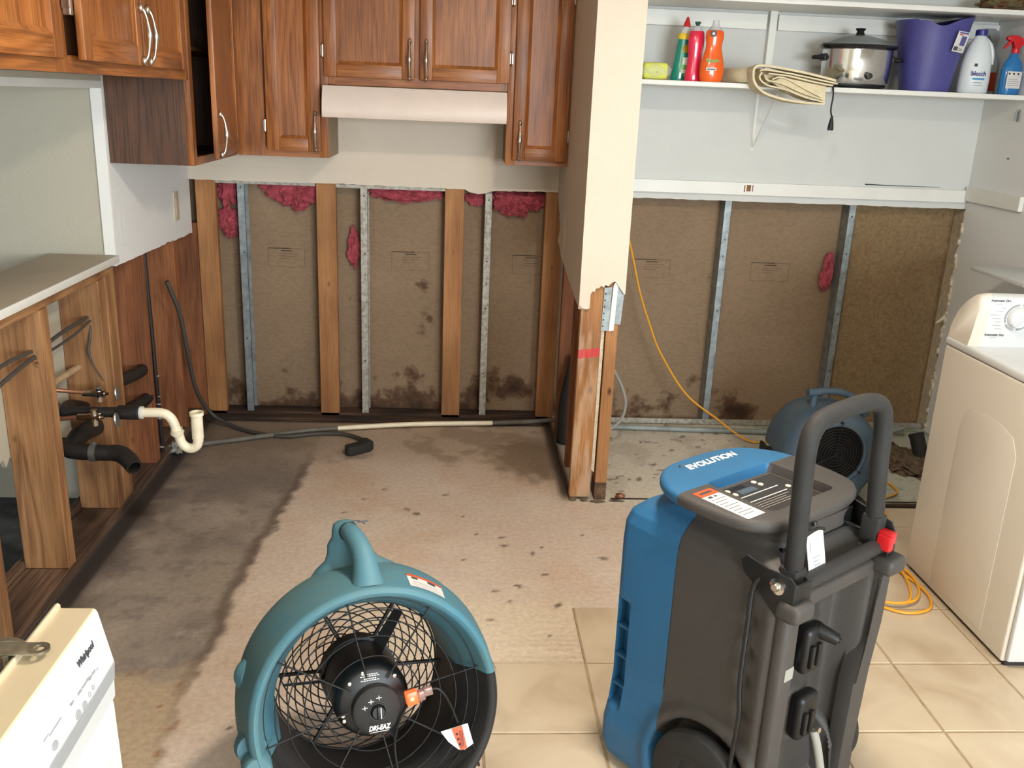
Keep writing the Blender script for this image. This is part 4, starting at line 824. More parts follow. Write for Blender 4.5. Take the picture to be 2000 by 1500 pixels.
# sponge pack
t = thing('sponge_pack', 'yellow sponge in clear wrapper at the left end of the shelf', 'sponge', (.84, 4.12, SZ))
g = B(); g.box(.785, .893, 4.09, 4.15, SZ+.003, SZ+.072, bev=.016, seg=3); obj('sponge', g, 'sponge', t, world=True)
g = B(); g.blob((.838, 4.12, SZ+.037), (.072, .040, .0365), 3, .12, 3, 1); obj('wrapper', g, 'wrap', t, world=True)
g = B(); g.box(.838, .844, 4.088, 4.0885, SZ+.03, SZ+.036); obj('print', g, 'dark_print', t, world=True)
def oval(g, prof, c, sy=.62, seg=28, lean=0, mx=None):
    Mx = Matrix.Translation(c) @ Matrix.Rotation(lean, 4, 'Y') @ Matrix.Diagonal((1, sy, 1, 1)); g.lathe(prof, seg, Mx); return g
# green soap bottle
c = (.958, 4.165, SZ); le = math.radians(3.5)
t = thing('soap_bottle', 'green dish soap bottle with yellow collar and pointed red tip', 'bottle', c)
MB_ = Matrix.Translation(c) @ Matrix.Rotation(le, 4, 'Y')
g = B(); g.lathe([(0, 0), (.038, .001), (.041, .01), (.036, .06), (.032, .11), (.030, .15), (.029, .175)], 28, MB_ @ Matrix.Diagonal((1, .6, 1, 1))); obj('bottle', g, 'soap_green', t, world=True)
g = B(); g.lathe([(.0295, .172), (.031, .178), (.031, .190), (.027, .197)], 24, MB_ @ Matrix.Diagonal((1, .62, 1, 1))); obj('collar', g, 'yellow', t, world=True)
g = B(); g.lathe([(.026, .196), (.020, .215), (.016, .226)], 20, MB_ @ Matrix.Diagonal((1, .7, 1, 1))); obj('neck', g, 'label_white', t, world=True)
g = B(); g.lathe([(.017, .224), (.013, .238), (.005, .262), (.0, .266)], 20, MB_); obj('cap', g, 'cap_red', t, world=True)
g = B(); g.lathe([(.0, 0), (.017, 0)], 20, MB_ @ axis((.008, -.0195, .135), (0, -1, .08))); obj('label', g, 'yellow', t, world=True)
g = B(); g.box(-.006, .024, -.0228, -.0222, .02, .10, bev=0, Mx=MB_); g2 = g; obj('label', g2, 'label_green', t, world=True)
g = B(); g.box(.0, .022, -.0233, -.0229, .07, .10, Mx=MB_); g.box(-.002, .02, -.0246, -.024, .035, .05, Mx=MB_); obj('print', g, 'white_print', t, world=True)
# pink soap bottle
c = (1.005, 4.108, SZ); t = thing('soap_bottle', 'red-pink dish soap bottle with dark green nozzle, middle of three', 'bottle', c); MB_ = Matrix.Translation(c)
g = B(); g.lathe([(0, 0), (.037, .001), (.040, .01), (.036, .04), (.031, .075), (.030, .11), (.034, .145), (.035, .175), (.031, .200), (.027, .205)], 28, MB_ @ Matrix.Diagonal((1, .62, 1, 1))); obj('bottle', g, 'soap_pink', t, world=True)
g = B(); g.lathe([(.025, .204), (.019, .215), (.017, .224)], 20, MB_); obj('neck', g, 'clear', t, world=True)
g = B(); g.lathe([(.010, .222), (.008, .230), (.013, .236), (.012, .242), (0, .243)], 16, MB_); obj('cap', g, 'cap_green', t, world=True)
# orange soap bottle
c = (1.068, 4.052, SZ); t = thing('soap_bottle', 'orange hourglass dish soap bottle with clear cap and green lettered label', 'bottle', c); MB_ = Matrix.Translation(c)
g = B(); g.lathe([(0, 0), (.042, .001), (.049, .012), (.052, .04), (.050, .075), (.042, .105), (.034, .135), (.034, .155), (.039, .18), (.037, .20), (.030, .208)], 30, MB_ @ Matrix.Diagonal((1, .55, 1, 1))); obj('bottle', g, 'soap_orange', t, world=True)
g = B(); g.lathe([(.031, .205), (.024, .216), (.015, .226), (.013, .246), (0, .248)], 20, MB_); obj('cap', g, 'clear', t, world=True)
g = B(); g.lathe([(0, 0), (.013, 0), (.013, .0008), (0, .0008)], 20, MB_ @ axis((-.012, -.0225, .192), (0, -1, 0))); obj('label', g, 'dark_print', t, world=True, label='dark round label with pale centre')
g = B(); g.lathe([(0, .0009), (.006, .0012)], 16, MB_ @ axis((-.012, -.0225, .192), (0, -1, 0))); obj('print', g, 'label_white', t, world=True)
text('lettering', 'Palmolive', .020, 'label_green', t, Matrix.Translation((-.004, -.0292, .085)) @ Matrix.Rotation(PI/2, 4, 'X'), bold=.0006, xs=.8)
g = B(); g.box(-.032, .012, -.0300, -.0292, .045, .058, Mx=MB_); obj('print', g, 'label_white', t, world=True)
g = B(); g.box(-.028, .008, -.0305, -.0298, .049, .053, Mx=MB_); obj('print', g, 'dark_print', t, world=True)
# folded canvas
t = thing('folded_canvas', 'folded natural canvas drop cloth hanging over the shelf edge', 'cloth', (1.35, 4.05, SZ))
def ribbon(g, pts, y0, y1, th, sm=5, wob=.004, seed=0, shear=0):
    P, R = cr([Vector((p[0], 0, p[1])) for p in pts], [0]*len(pts), sm); n = len(P); ny = 7; rnd = random.Random(seed); ph = rnd.uniform(0, 6); vs = []; fs = []
    for s in (0, 1):
        for i in range(n):
            a = P[max(i-1, 0)]; b_ = P[min(i+1, n-1)]; tt = (b_-a).normalized(); nn = Vector((-tt.z, 0, tt.x))
            for j in range(ny):
                y = y0+(y1-y0)*j/(ny-1); w = wob*math.sin(ph+i*.55+j*.6)*(j/(ny-1)); q = P[i]+nn*(th*(s-.5)+w)
                vs.append((q.x+shear*(y-y0), y, q.z))
    I = lambda s, i, j: s*n*ny+i*ny+j
    for i in range(n-1):
        for j in range(ny-1):
            fs.append((I(0, i, j), I(0, i+1, j), I(0, i+1, j+1), I(0, i, j+1))); fs.append((I(1, i, j), I(1, i, j+1), I(1, i+1, j+1), I(1, i+1, j)))
        fs.append((I(0, i, 0), I(1, i, 0), I(1, i+1, 0), I(0, i+1, 0))); fs.append((I(0, i, ny-1), I(0, i+1, ny-1), I(1, i+1, ny-1), I(1, i, ny-1)))
    for i in (0, n-1):
        for j in range(ny-1): fs.append((I(0, i, j), I(0, i, j+1), I(1, i, j+1), I(1, i, j)))
    g.raw(vs, fs)
yf = 3.905
g = B(); ribbon(g, [(1.555, 1.684), (1.44, 1.706), (1.33, 1.722), (1.245, 1.730), (1.212, 1.724), (1.205, 1.700), (1.212, 1.668), (1.238, 1.638), (1.28, 1.617), (1.36, 1.600), (1.44, 1.592), (1.52, 1.590)], yf, 3.994, .009, seed=1); obj('outer_fold', g, 'canvas', t, world=True)
g = B(); ribbon(g, [(1.565, 1.672), (1.45, 1.690), (1.34, 1.706), (1.25, 1.714), (1.232, 1.708)], yf+.002, 3.994, .006, seed=2); ribbon(g, [(1.548, 1.664), (1.46, 1.676), (1.36, 1.694), (1.27, 1.700)], yf+.006, 3.994, .006, seed=3)
ribbon(g, [(1.52, 1.598), (1.44, 1.612), (1.35, 1.640), (1.27, 1.655), (1.235, 1.680), (1.24, 1.705)], yf+.003, 3.994, .006, seed=4); ribbon(g, [(1.52, 1.606), (1.42, 1.632), (1.33, 1.664), (1.27, 1.674), (1.255, 1.694)], yf+.006, 3.994, .006, seed=5)
ribbon(g, [(1.525, 1.61), (1.44, 1.645), (1.36, 1.68), (1.32, 1.688), (1.29, 1.678)], yf+.012, 3.994, .006, seed=6); obj('inner_fold', g, 'canvas', t, world=True)
g = B(); g.prism([(1.53, 1.66), (1.34, 1.69), (1.29, 1.67), (1.36, 1.63), (1.53, 1.594)], 0, .06, XZ(yf+.028), bev=.004); obj('core_fold', g, 'canvas', t, world=True)
g = B()
rings = []
for k, (x, h, w0, w1) in enumerate([(1.138, .012, 4.15, 4.27), (1.146, .04, 4.12, 4.29), (1.162, .060, 4.06, 4.30), (1.20, .062, 3.98, 4.31), (1.27, .055, 3.965, 4.31), (1.36, .046, 3.965, 4.31), (1.46, .034, 3.965, 4.30), (1.56, .02, 3.97, 4.29)]):
    rings.append([(x+.012*math.sin(i*1.3+k), y, z) for i, (y, z) in enumerate([(w0, SZ+.004), (w0-.004, SZ+h*.6), (w0+.012, SZ+h), ((w0+w1)/2, SZ+h+.004), (w1-.02, SZ+h), (w1, SZ+h*.6), (w1, SZ+.004), ((w0+w1)/2, SZ+.002)])])
g.loft(rings); obj('shelf_fold', g, 'canvas', t, world=True, smooth=True, ang=70)
# slow cooker
c = (1.735, 4.16, SZ); t = thing('slow_cooker', 'oval stainless slow cooker with black rim, glass lid and dangling cord', 'slow cooker', c); Mo = Matrix.Translation(c) @ Matrix.Diagonal((1, .74, 1, 1))
g = B(); g.lathe([(0, .018), (.138, .018), (.146, .026), (.151, .10), (.153, .160), (.150, .163), (.0, .163)], 48, Mo); obj('shell', g, 'steel', t, world=True)
g = B(); g.lathe([(0, .004), (.132, .004), (.140, .012), (.140, .022), (0, .022)], 48, Mo)
for s in (-1, 1):
    g.box(c[0]+s*.09-.02, c[0]+s*.09+.02, 4.09, 4.12, SZ, SZ+.008)
obj('base', g, 'black', t, world=True)
g = B(); g.lathe([(.150, .160), (.166, .168), (.172, .174), (.170, .180), (.150, .182), (.145, .176)], 48, Mo); obj('crock_rim', g, 'stone', t, world=True)
g = B(); g.lathe([(.155, .181), (.158, .186), (.11, .206), (.05, .222), (0, .224)], 48, Mo); obj('lid', g, 'lidglass', t, world=True)
g = B(); g.lathe([(0, .222), (.022, .222), (.018, .228), (.014, .238), (.021, .246), (.022, .250), (0, .252)], 24, Matrix.Translation(c)); obj('lid_knob', g, 'black', t, world=True)
g = B()
for s in (-1, 1):
    x = c[0]+s*.152; g.tube([(x, 4.14, SZ+.128), (x+s*.03, 4.135, SZ+.126), (x+s*.044, 4.15, SZ+.125), (x+s*.03, 4.175, SZ+.126), (x, 4.18, SZ+.128)], .009, 8, smooth=4); g.box(x-.004, x+.004, 4.13, 4.19, SZ+.112, SZ+.142, bev=.003)
obj('handle', g, 'black', t, world=True)
g = B(); g.lathe([(0, 0), (.014, 0), (.012, .018), (0, .020)], 20, axis((c[0]+.014, 4.048, SZ+.052), (0, -1, 0))); obj('control_knob', g, 'black', t, world=True)
g = B(); g.tube([(1.60, 4.08, SZ+.012), (1.585, 4.02, SZ+.010), (1.581, 3.992, SZ-.002), (1.583, 3.985, 1.62), (1.581, 3.985, 1.57), (1.590, 3.985, 1.535), (1.590, 3.985, 1.52)], .0035, 8, smooth=5); obj('power_cord', g, 'black', t, world=True)
g = B(); g.tube([(1.590, 3.985, 1.545), (1.590, 3.985, 1.525), (1.590, 3.985, 1.508), (1.590, 3.985, 1.490)], [.004, .008, .011, .0125], 10); g.box(1.578, 1.602, 3.978, 3.992, 1.484, 1.494, bev=.003); obj('plug', g, 'black', t, world=True)
g = B(); g.box(1.5825, 1.5845, 3.982, 3.988, 1.468, 1.486); g.box(1.5955, 1.5975, 3.982, 3.988, 1.468, 1.486); obj('prong', g, 'chrome', t, world=True)
# waste bin
c = (2.062, 4.17, SZ); t = thing('waste_bin', 'purple-blue plastic waste bin with wavy rim and white sticker', 'bin', c); rings = []; inn = []; K = 60; H = 12
def binpt(k, j, off):
    a = 2*PI*k/K; tt = j/H; rx = .102+(.156-.102)*tt**1.15-off; ry = .085+.045*tt-off; ca, sa = math.cos(a), math.sin(a)
    e = .8; x = rx*math.copysign(abs(ca)**e, ca); y = ry*math.copysign(abs(sa)**e, sa)
    top = .287+.030*max(0, ca)**1.0-.022*math.exp(-((ca+.12)/.22)**2)+.004*(ca < -.7)
    fl = .004*max(0, (j-H+1)) if j == H else 0
    return (c[0]+x+x*fl*4, c[1]+y+y*fl*4, SZ+.001+top*tt)
g = B(); rings = [[binpt(k, j, 0) for k in range(K)] for j in range(H+1)]+[[binpt(k, j, .003) for k in range(K)] for j in range(H, 0, -1)]; g.loft(rings, caps=True); obj('bin', g, 'purple', t, world=True)
Mst = Matrix.Translation((2.125, 4.036, SZ+.205)) @ Matrix.Rotation(math.radians(8), 4, 'Y') @ Matrix.Rotation(math.radians(12), 4, 'X')
g = B(); g.box(-.026, .026, -.002, 0, -.042, .042, bev=.0008, Mx=Mst); obj('sticker', g, 'label_white', t, world=True)
g = B(); g.box(-.004, .018, -.0028, -.0021, -.014, .024, Mx=Mst); g.box(-.02, .02, -.0028, -.0021, .033, .039, Mx=Mst); obj('print', g, 'purple', t, world=True)
g = B(); g.box(-.022, -.004, -.0028, -.0021, -.036, -.02, Mx=Mst); g.box(0, .018, -.0028, -.0021, -.034, -.032, Mx=Mst); g.box(0, .016, -.0028, -.0021, -.028, -.026, Mx=Mst); obj('print', g, 'dark_print', t, world=True)
g = B(); g.box(-.018, -.002, -.0028, -.0021, .026, .031, Mx=Mst); obj('print', g, 'cap_red', t, world=True)
# bleach jug
c = (2.255, 4.12, SZ); t = thing('bleach_jug', 'white bleach jug with navy cap and blue lettering', 'jug', c); Mj = Matrix.Translation(c) @ Matrix.Diagonal((1, .72, 1, 1))
g = B(); g.lathe([(0, 0), (.060, .001), (.066, .008), (.067, .06), (.064, .13), (.058, .165), (.045, .205), (.030, .230), (.023, .238), (.022, .246)], 36, Mj)
o = obj('jug', g, 'jug', t, world=True)
k1 = B(); k1.lathe([(0, -.1), (.011, -.1), (.011, .1), (0, .1)], 16, Matrix.Translation((.040, 0, .172)) @ Matrix.Rotation(PI/2, 4, 'X') @ Matrix.Diagonal((.75, 2.6, 1, 1)) @ Matrix.Rotation(0, 4, 'Z')); k1.bm.transform(Matrix.Translation((0, 0, 0))); cut(o, [k1])
for p in o.data.polygons: p.use_smooth = True
g = B(); g.tube([(c[0]+.026, c[1], SZ+.228), (c[0]+.052, c[1], SZ+.20), (c[0]+.064, c[1], SZ+.165), (c[0]+.066, c[1], SZ+.125)], [.008, .009, .009, .010], 12, smooth=4); obj('handle', g, 'jug', t, world=True)
g = B(); g.lathe([(.024, .240), (.0245, .242), (.024, .262), (.020, .265), (0, .265)], 24, Matrix.Translation(c)); obj('cap', g, 'cap_blue', t, world=True)
text('lettering', 'bleach', .026, 'cap_blue', t, Matrix.Translation((-.006, -.0478, .083)) @ Matrix.Rotation(PI/2, 4, 'X'), bold=.0004)
g = B(); g.box(-.03, .022, -.0492, -.0484, .058, .065); obj('print', g, 'label_blue', t)
g = B(); g.box(-.028, .012, -.0494, -.0484, .045, .0465); g.box(-.028, .02, -.049, -.0484, .035, .0362); g.box(-.03, -.018, -.0478, -.047, .112, .124); obj('print', g, 'dark_print', t)
# spray bottles
def sprayer(lab, c, body, trig, h, w, head, label_m=None, ang=PI):
    t = thing('spray_bottle', lab, 'spray bottle', c); R0 = Matrix.Translation(c)
    g = B(); g.lathe([(0, 0), (w*.92, .001), (w, .01), (w, h*.45), (w*.8, h*.56), (w*.42, h*.66), (w*.36, h*.72)], 28, R0 @ Matrix.Diagonal((1, .62, 1, 1))); obj('bottle', g, body, t, world=True)
    Rh = R0 @ Matrix.Rotation(ang, 4, 'Z')
    g = B(); g.lathe([(.014, h*.70), (.016, h*.71), (.016, h*.78), (.012, h*.80)], 18, R0); obj('collar', g, head, t, world=True)
    g = B(); g.prism([(-.028, h*.86), (-.022, h*.955), (.0, h), (.034, h), (.048, h*.97), (.046, h*.92), (.018, h*.91), (.012, h*.78), (-.012, h*.78)], -.011, .011, Rh @ Matrix(((1, 0, 0, 0), (0, 0, 1, 0), (0, 1, 0, 0), (0, 0, 0, 1))), bev=.003); obj('spray_head', g, head, t, world=True)
    g = B(); g.prism([(.02, h*.915), (.034, h*.915), (.046, h*.84), (.056, h*.78), (.048, h*.775), (.034, h*.83)], -.006, .006, Rh @ Matrix(((1, 0, 0, 0), (0, 0, 1, 0), (0, 1, 0, 0), (0, 0, 0, 1))), bev=.001); obj('trigger', g, trig, t, world=True)
    return t
t = sprayer('clear-bodied spray bottle with grey and white head, behind the blue one', (2.402, 4.285, SZ), 'jug', 'grey_plastic', .285, .044, 'grey_plastic')
g = B(); g.box(-.03, .03, -.0285, -.0275, .02, .10); obj('label', g, 'label_orange', t)
t = sprayer('blue glass cleaner spray bottle with red trigger at the shelf end', (2.40, 4.085, SZ), 'spray_blue', 'red', .245, .046, 'red')
g = B(); g.box(-.032, .032, -.0295, -.0285, .028, .098, bev=.0004); obj('label', g, 'label_white', t)
g = B()
for k in range(4): g.box(-.026, .024-.006*(k % 2), -.0302, -.0296, .04+.008*k, .0412+.008*k)
for k in range(3): g.lathe([(0, 0), (.004, 0)], 10, axis((-.024+.02*k, -.0302, .088), (0, -1, 0)))
obj('print', g, 'dark_print', t)
# ------------------------------------------------------------------ dryer
t = thing('dryer', 'white clothes dryer with round timer dial against the right wall', 'dryer', (1.98, 2.56, 0))
g = B(); g.box(1.640, 2.33, 2.262, 2.872, .022, .835, bev=.007, seg=3); obj('cabinet', g, 'enamel_light_tint', t, world=True)
g = B(); g.box(1.655, 2.315, 2.262, 2.86, .0, .024); obj('kick_base', g, 'char_dark', t, world=True)
g = B(); g.box(1.637, 2.333, 2.250, 2.876, .837, .864, bev=.009, seg=3); obj('top', g, 'white', t, world=True)
g = B(); g.box(1.65, 2.32, 2.244, 2.262, .03, .83, bev=.006, seg=3); obj('front_panel', g, 'white', t, world=True)
prof = [(2.876, .862), (2.872, .90), (2.858, .935), (2.835, .975), (2.80, 1.010), (2.765, 1.032), (2.735, 1.038), (2.718, 1.028), (2.716, 1.0), (2.722, .95), (2.732, .90), (2.742, .862)]
g = B(); g.prism(prof, 1.676, 2.295, YZ(0)); obj('console', g, 'white', t, world=True, ang=50)
rings = []
for (x, s, dz) in ((1.642, .90, 0), (1.650, .955, 0), (1.662, .985, 0), (1.6765, 1.0, 0)): rings.append([(x, 2.81+(y-2.81)*s, .862+(z-.862)*s) for y, z in prof])
g = B(); g.loft(rings); g2 = B(); obj('console_end', g, 'enamel_light_tint', t, world=True, ang=60)
fcn = Vector((0, -1, .12)).normalized(); Fm = lambda x, z: frame((x, 2.7215-(z-.95)*(-.02)-.0 if False else 2.7155+(1.0-z)*.12 if z < 1.0 else 2.7155, z), (1, 0, 0), (0, .12, 1))
def fy(z): return float(np.interp(z, [.862, .90, .95, 1.0, 1.028], [2.742, 2.732, 2.722, 2.716, 2.718]))
def onc(x, z, out=.0008): return frame((x, fy(z)-out, z), (1, 0, 0), (0, -.13, 1))
g = B(); g.lathe([(.0, .0), (.0345, .0), (.033, .012), (.029, .017), (0, .018)], 36, onc(1.772, .965, 0)); g.box(-.003, .003, -.03, .03, .016, .024, bev=.002, Mx=onc(1.772, .965, 0) @ Matrix.Rotation(-.9, 4, 'Z')); obj('dial', g, 'white', t, world=True)
g = B()
for a0, a1 in ((8, 82), (98, 205), (215, 262), (278, 352)): g.lathe([(.039, 0), (.044, 0), (.044, .0012), (.039, .0012)], 16, onc(1.772, .965), a0=math.radians(a0), a1=math.radians(a1), closed=True)
obj('dial_ring', g, 'grey_mark', t, world=True)
def lab_on(body, x, z, s, m='dark_print'): text('lettering', body, s, m, t, WM[t.name].inverted() @ onc(x, z, .0012), bold=.0001)
lab_on('Automatic Dry', 1.705, 1.018, .0105); lab_on('Timed Dry', 1.815, 1.020, .0105); lab_on('Automatic Dry', 1.712, .905, .0105); lab_on('Reset', 1.832, .915, .0105)
g = B()
for k in range(7):
    z = .995-.0115*k; L = (.018, .022, .036, .028, .018, .026, .022)[k]; x = 1.722-(.004, -.002, -.006, -.005, -.003, .001, .006)[k]*-1
    g.box(x-L, x, -.0003, .0003, -.0006, .0006, Mx=Matrix.Translation((0, fy(z)-.001, z)))
g.box(1.688, 1.712, -.0003, .0003, -.0005, .0005, Mx=Matrix.Translation((0, fy(1.007)-.001, 1.007))); g.box(1.70, 1.722, -.0003, .0003, -.0005, .0005, Mx=Matrix.Translation((0, fy(.895)-.001, .895)))
obj('print', g, 'grey_mark', t, world=True)
def emboss(y0, y1, z0, z1, r, x):
    pl = rrect(y0, y1, z0, z1, r, 6); return pl
g = B(); P = [(x_, 2.0, 0) for x_ in ()]
pl = [(2.70, .05), (2.70, .60), (2.68, .665), (2.64, .69), (2.50, .69), (2.42, .67), (2.39, .62), (2.385, .05)]
g.prism(pl, 1.6378, 1.6405, YZ(0), bev=.0024); obj('side_embossing', g, 'enamel_light_tint', t, world=True)
# ------------------------------------------------------------------ dishwasher
t = thing('dishwasher', 'white dishwasher front at the lower left with grey buttons', 'dishwasher', (-.72, .85, 0))
fp = [(-.487, .862), (-.484, .858), (-.477, .82), (-.469, .782), (-.4685, .775)]
ya, yb = .50, 1.146
def ext(name, poly, m, y0=ya, y1=yb, lab=None, bev=0):
    g = B(); g.prism(poly, y0, y1, XZ(0), bev=bev); return obj(name, g, m, t, world=True, label=lab, ang=25)
ext('control_panel', [(-.534, .70), (-.534, .862), (-.487, .8625), (-.4845, .858), (-.477, .82), (-.469, .779), (-.4715, .752), (-.4725, .722), (-.477, .716), (-.477, .70)], 'white')
ext('top_strip', [(-.5335, .862), (-.5335, .8645), (-.489, .8645), (-.487, .8625)], 'cream_enamel', ya+.001, yb-.001, 'cream top strip')
ext('stripe', [(-.4705, .781), (-.4682, .779), (-.4702, .752), (-.4725, .752)], 'grey_mark', ya+.0005, yb-.0005, 'pale grey stripe')
ext('door', [(-.530, .11), (-.530, .70), (-.477, .716), (-.4755, .71), (-.462, .11)], 'white')
ext('ridge', [(-.541, .852), (-.541, .870), (-.537, .872), (-.5335, .869), (-.5335, .852)], 'cream_enamel')
ext('tub', [(-1.06, .10), (-1.06, .80), (-.5425, .80), (-.5425, .10)], 'tub', ya+.01, 1.062, 'dark insulated tub')
ext('toe_panel', [(-1.0, .0), (-1.0, .105), (-.56, .105), (-.56, .0)], 'char_dark', ya+.02, yb-.03)
g = B(); g.box(-.62, -.545, .965, 1.05, .802, .806); g.box(-.60, -.515, 1.018, 1.046, .8735, .8755, bev=.0006); g.box(-.552, -.545, 1.018, 1.046, .806, .875); g.lathe([(.007, 0), (.013, 0), (.013, .004), (.007, .004)], 20, Matrix.Translation((-.513, 1.032, .8725)), closed=True); g.tube([(-.60, 1.06, .84), (-.575, 1.075, .85), (-.55, 1.07, .845)], .012, 10, smooth=4)
obj('mounting_bracket', g, 'zinc', t, world=True)
g = B(); g.tube([(-.60, .985, .82), (-.585, .985, .845), (-.575, .985, .85)], .014, 14); obj('bolt_cap', g, 'cream_enamel', t, world=True)
def fx(z): return float(np.interp(z, [.752, .779, .82, .858], [-.4715, -.469, -.477, -.4845]))
def ond(y, z, out=.0007): return frame((fx(z)+out, y, z), (0, 1, 0), (-.19, 0, 1))
Wi = WM[t.name].inverted()
text('lettering', 'Whirlpool', .0145, 'dark_print', t, Wi @ ond(1.082, .833, .001), xs=.85, bold=.0002)
for (y, z, s, b_) in ((1.080, .803, .0052, 'Light Rinse'), (1.060, .805, .0052, 'Heated Dry'), (1.040, .805, .0052, 'Delay'), (1.016, .806, .0052, 'Start')): text('lettering', b_, s, 'grey_mark', t, Wi @ ond(y, z, .001))
g = B()
for (y, z, r) in ((1.041, .784, .0062), (1.021, .785, .0068), (.955, .791, .0068)): g.lathe([(0, 0), (r, 0), (r*.9, .0012), (0, .0014)], 20, ond(y, z, .0003) @ Matrix.Diagonal((1.15, .8, 1, 1)))
obj('button', g, 'grey_mark', t, world=True)
g = B()
for (y, z, r) in ((1.073, .788, .0035), (1.060, .787, .0035)): g.lathe([(r*.8, 0), (r, 0), (r, .0005), (r*.8, .0005)], 14, ond(y, z), closed=True)
for (y, z, L) in ((1.030, .773, .030), (.946, .779, .022), (.968, .808, .034), (.944, .811, .014), (1.097, .800, .005)): g.box(-L/2, L/2, -.0007, .0007, 0, .0004, Mx=ond(y, z))
obj('print', g, 'grey_mark', t, world=True)
# ------------------------------------------------------------------ ceiling lamp (out of frame, lights the kitchen)
t = thing('ceiling_lamp', 'round flush ceiling lamp above the kitchen floor', 'lamp', (LAMP[0], LAMP[1], CEIL))
g = B(); g.lathe([(0, -.002), (.17, -.002), (.17, -.03), (.15, -.035)], 32, WM[t.name]); obj('base', g, 'trim', t, world=True)
g = B(); g.lathe([(.155, -.032), (.15, -.06), (.11, -.095), (.05, -.112), (0, -.115)], 32, WM[t.name]); obj('lamp_shade', g, 'lampglass', t, world=True)
# ------------------------------------------------------------------ axial drying fan
t = thing('drying_fan', 'teal and black round axial drying fan in the foreground', 'fan', (-.182, 1.8035, 0), .285)
TL = .255
FM = WM[t.name] @ Matrix.Translation((0, -.139, .297)) @ Matrix.Rotation(-TL, 4, 'X') @ Matrix(((1, 0, 0, 0), (0, 0, 1, 0), (0, 1, 0, 0), (0, 0, 0, 1)))
# in FM space: x right, y up, z backwards along the axis; lathe angle 0 = right, 90 = up
prof = [(.247, .006), (.251, -.002), (.258, -.005), (.266, -.001), (.270, .008), (.273, .03), (.282, .07), (.289, .12), (.287, .17), (.272, .215), (.246, .252), (.226, .285), (.214, .298), (.205, .298), (.203, .285), (.203, .22), (.205, .16), (.208, .11), (.226, .07), (.240, .035)]
g = B(); g.lathe(prof, 110, FM, a0=math.radians(9.5), a1=math.radians(198), closed=True); obj('upper_shell', g, 'teal', t, world=True, ang=45)
g = B(); g.lathe(prof, 90, FM, a0=math.radians(198.4), a1=math.radians(369.1), closed=True)
for s in (-1, 1): g.box(s*.12-.03, s*.12+.03, -.285, -.245, .03, .22, bev=.008, Mx=FM)
obj('lower_shell', g, 'char_dark', t, world=True, ang=45)
g = B(); g.lathe([(.2705, .0), (.274, .01), (.2815, .06), (.290, .115), (.2885, .168), (.2735, .214)], 3, FM, a0=math.radians(8.8), a1=math.radians(9.8)); obj('seam', g, 'black', t, world=True)
# side bumpers and hinge lobe
g = B(); g.lathe([(0, -.026), (.024, -.024), (.036, -.012), (.038, 0), (.036, .012), (.024, .024), (0, .026)], 24, FM @ Matrix.Rotation(math.radians(161), 4, 'Z') @ Matrix.Translation((.264, 0, .11)) @ Matrix.Rotation(0, 4, 'X')); obj('side_bumper', g, 'teal', t, world=True)
g = B(); L_ = FM @ Matrix.Rotation(math.radians(197), 4, 'Z') @ Matrix.Translation((.267, .0, .012)); g.lathe([(.008, -.016), (.026, -.016), (.031, -.009), (.031, .05), (.008, .05)], 28, L_, closed=True); g.lathe([(0, -.008), (.0085, -.008)], 16, L_)
g.lathe([(0, -.02), (.03, -.02), (.036, .0), (.03, .03), (0, .03)], 20, FM @ Matrix.Rotation(math.radians(190), 4, 'Z') @ Matrix.Translation((.266, 0, .06))); obj('hinge_lobe', g, 'teal', t, world=True)
g = B(); g.lathe([(0, -.0075), (.008, -.0075)], 16, L_); obj('lobe_hole', g, 'black', t, world=True)
# handle: rear post and front-leaning grip
def ring(y, z, w, th, n=20): return [(w*math.cos(2*PI*k/n)-.022*min(1, max(0, (y-.25)/.09)), y+0*k, z+th*math.sin(2*PI*k/n)) for k in range(n)]
g = B(); g.loft([ring(.245, .180, .120, .070), ring(.275, .182, .090, .052), ring(.293, .186, .062, .040), ring(.312, .188, .050, .034), ring(.330, .190, .044, .031), ring(.345, .190, .031, .029), ring(.362, .190, .029, .028), ring(.375, .190, .026, .024), ring(.382, .190, .016, .014), ring(.384, .190, .004, .004)], Mx=FM); obj('handle_post', g, 'teal', t, world=True, ang=80)
g = B(); g.tube([(-.020, .350, .195), (-.018, .362, .168), (-.012, .357, .130), (-.004, .338, .095), (.0, .312, .070), (0, .285, .055), (0, .262, .048)], [.020, .020, .0215, .023, .026, .031, .040], 18, Mx=FM, smooth=5); obj('handle', g, 'teal', t, world=True)
g = B(); g.lathe([(.0205, -.0018), (.0225, 0), (.0205, .0018)], 20, FM @ axis((-.017, .362, .158), (.1, .1, -1))); g.box(.002, .026, .381, .384, .150, .153, Mx=FM); g.tube([(-.03, .352, .152), (-.018, .378, .155), (0, .386, .156), (.02, .376, .157)], .0013, 6, Mx=FM, smooth=3); obj('cable_tie', g, 'black', t, world=True)
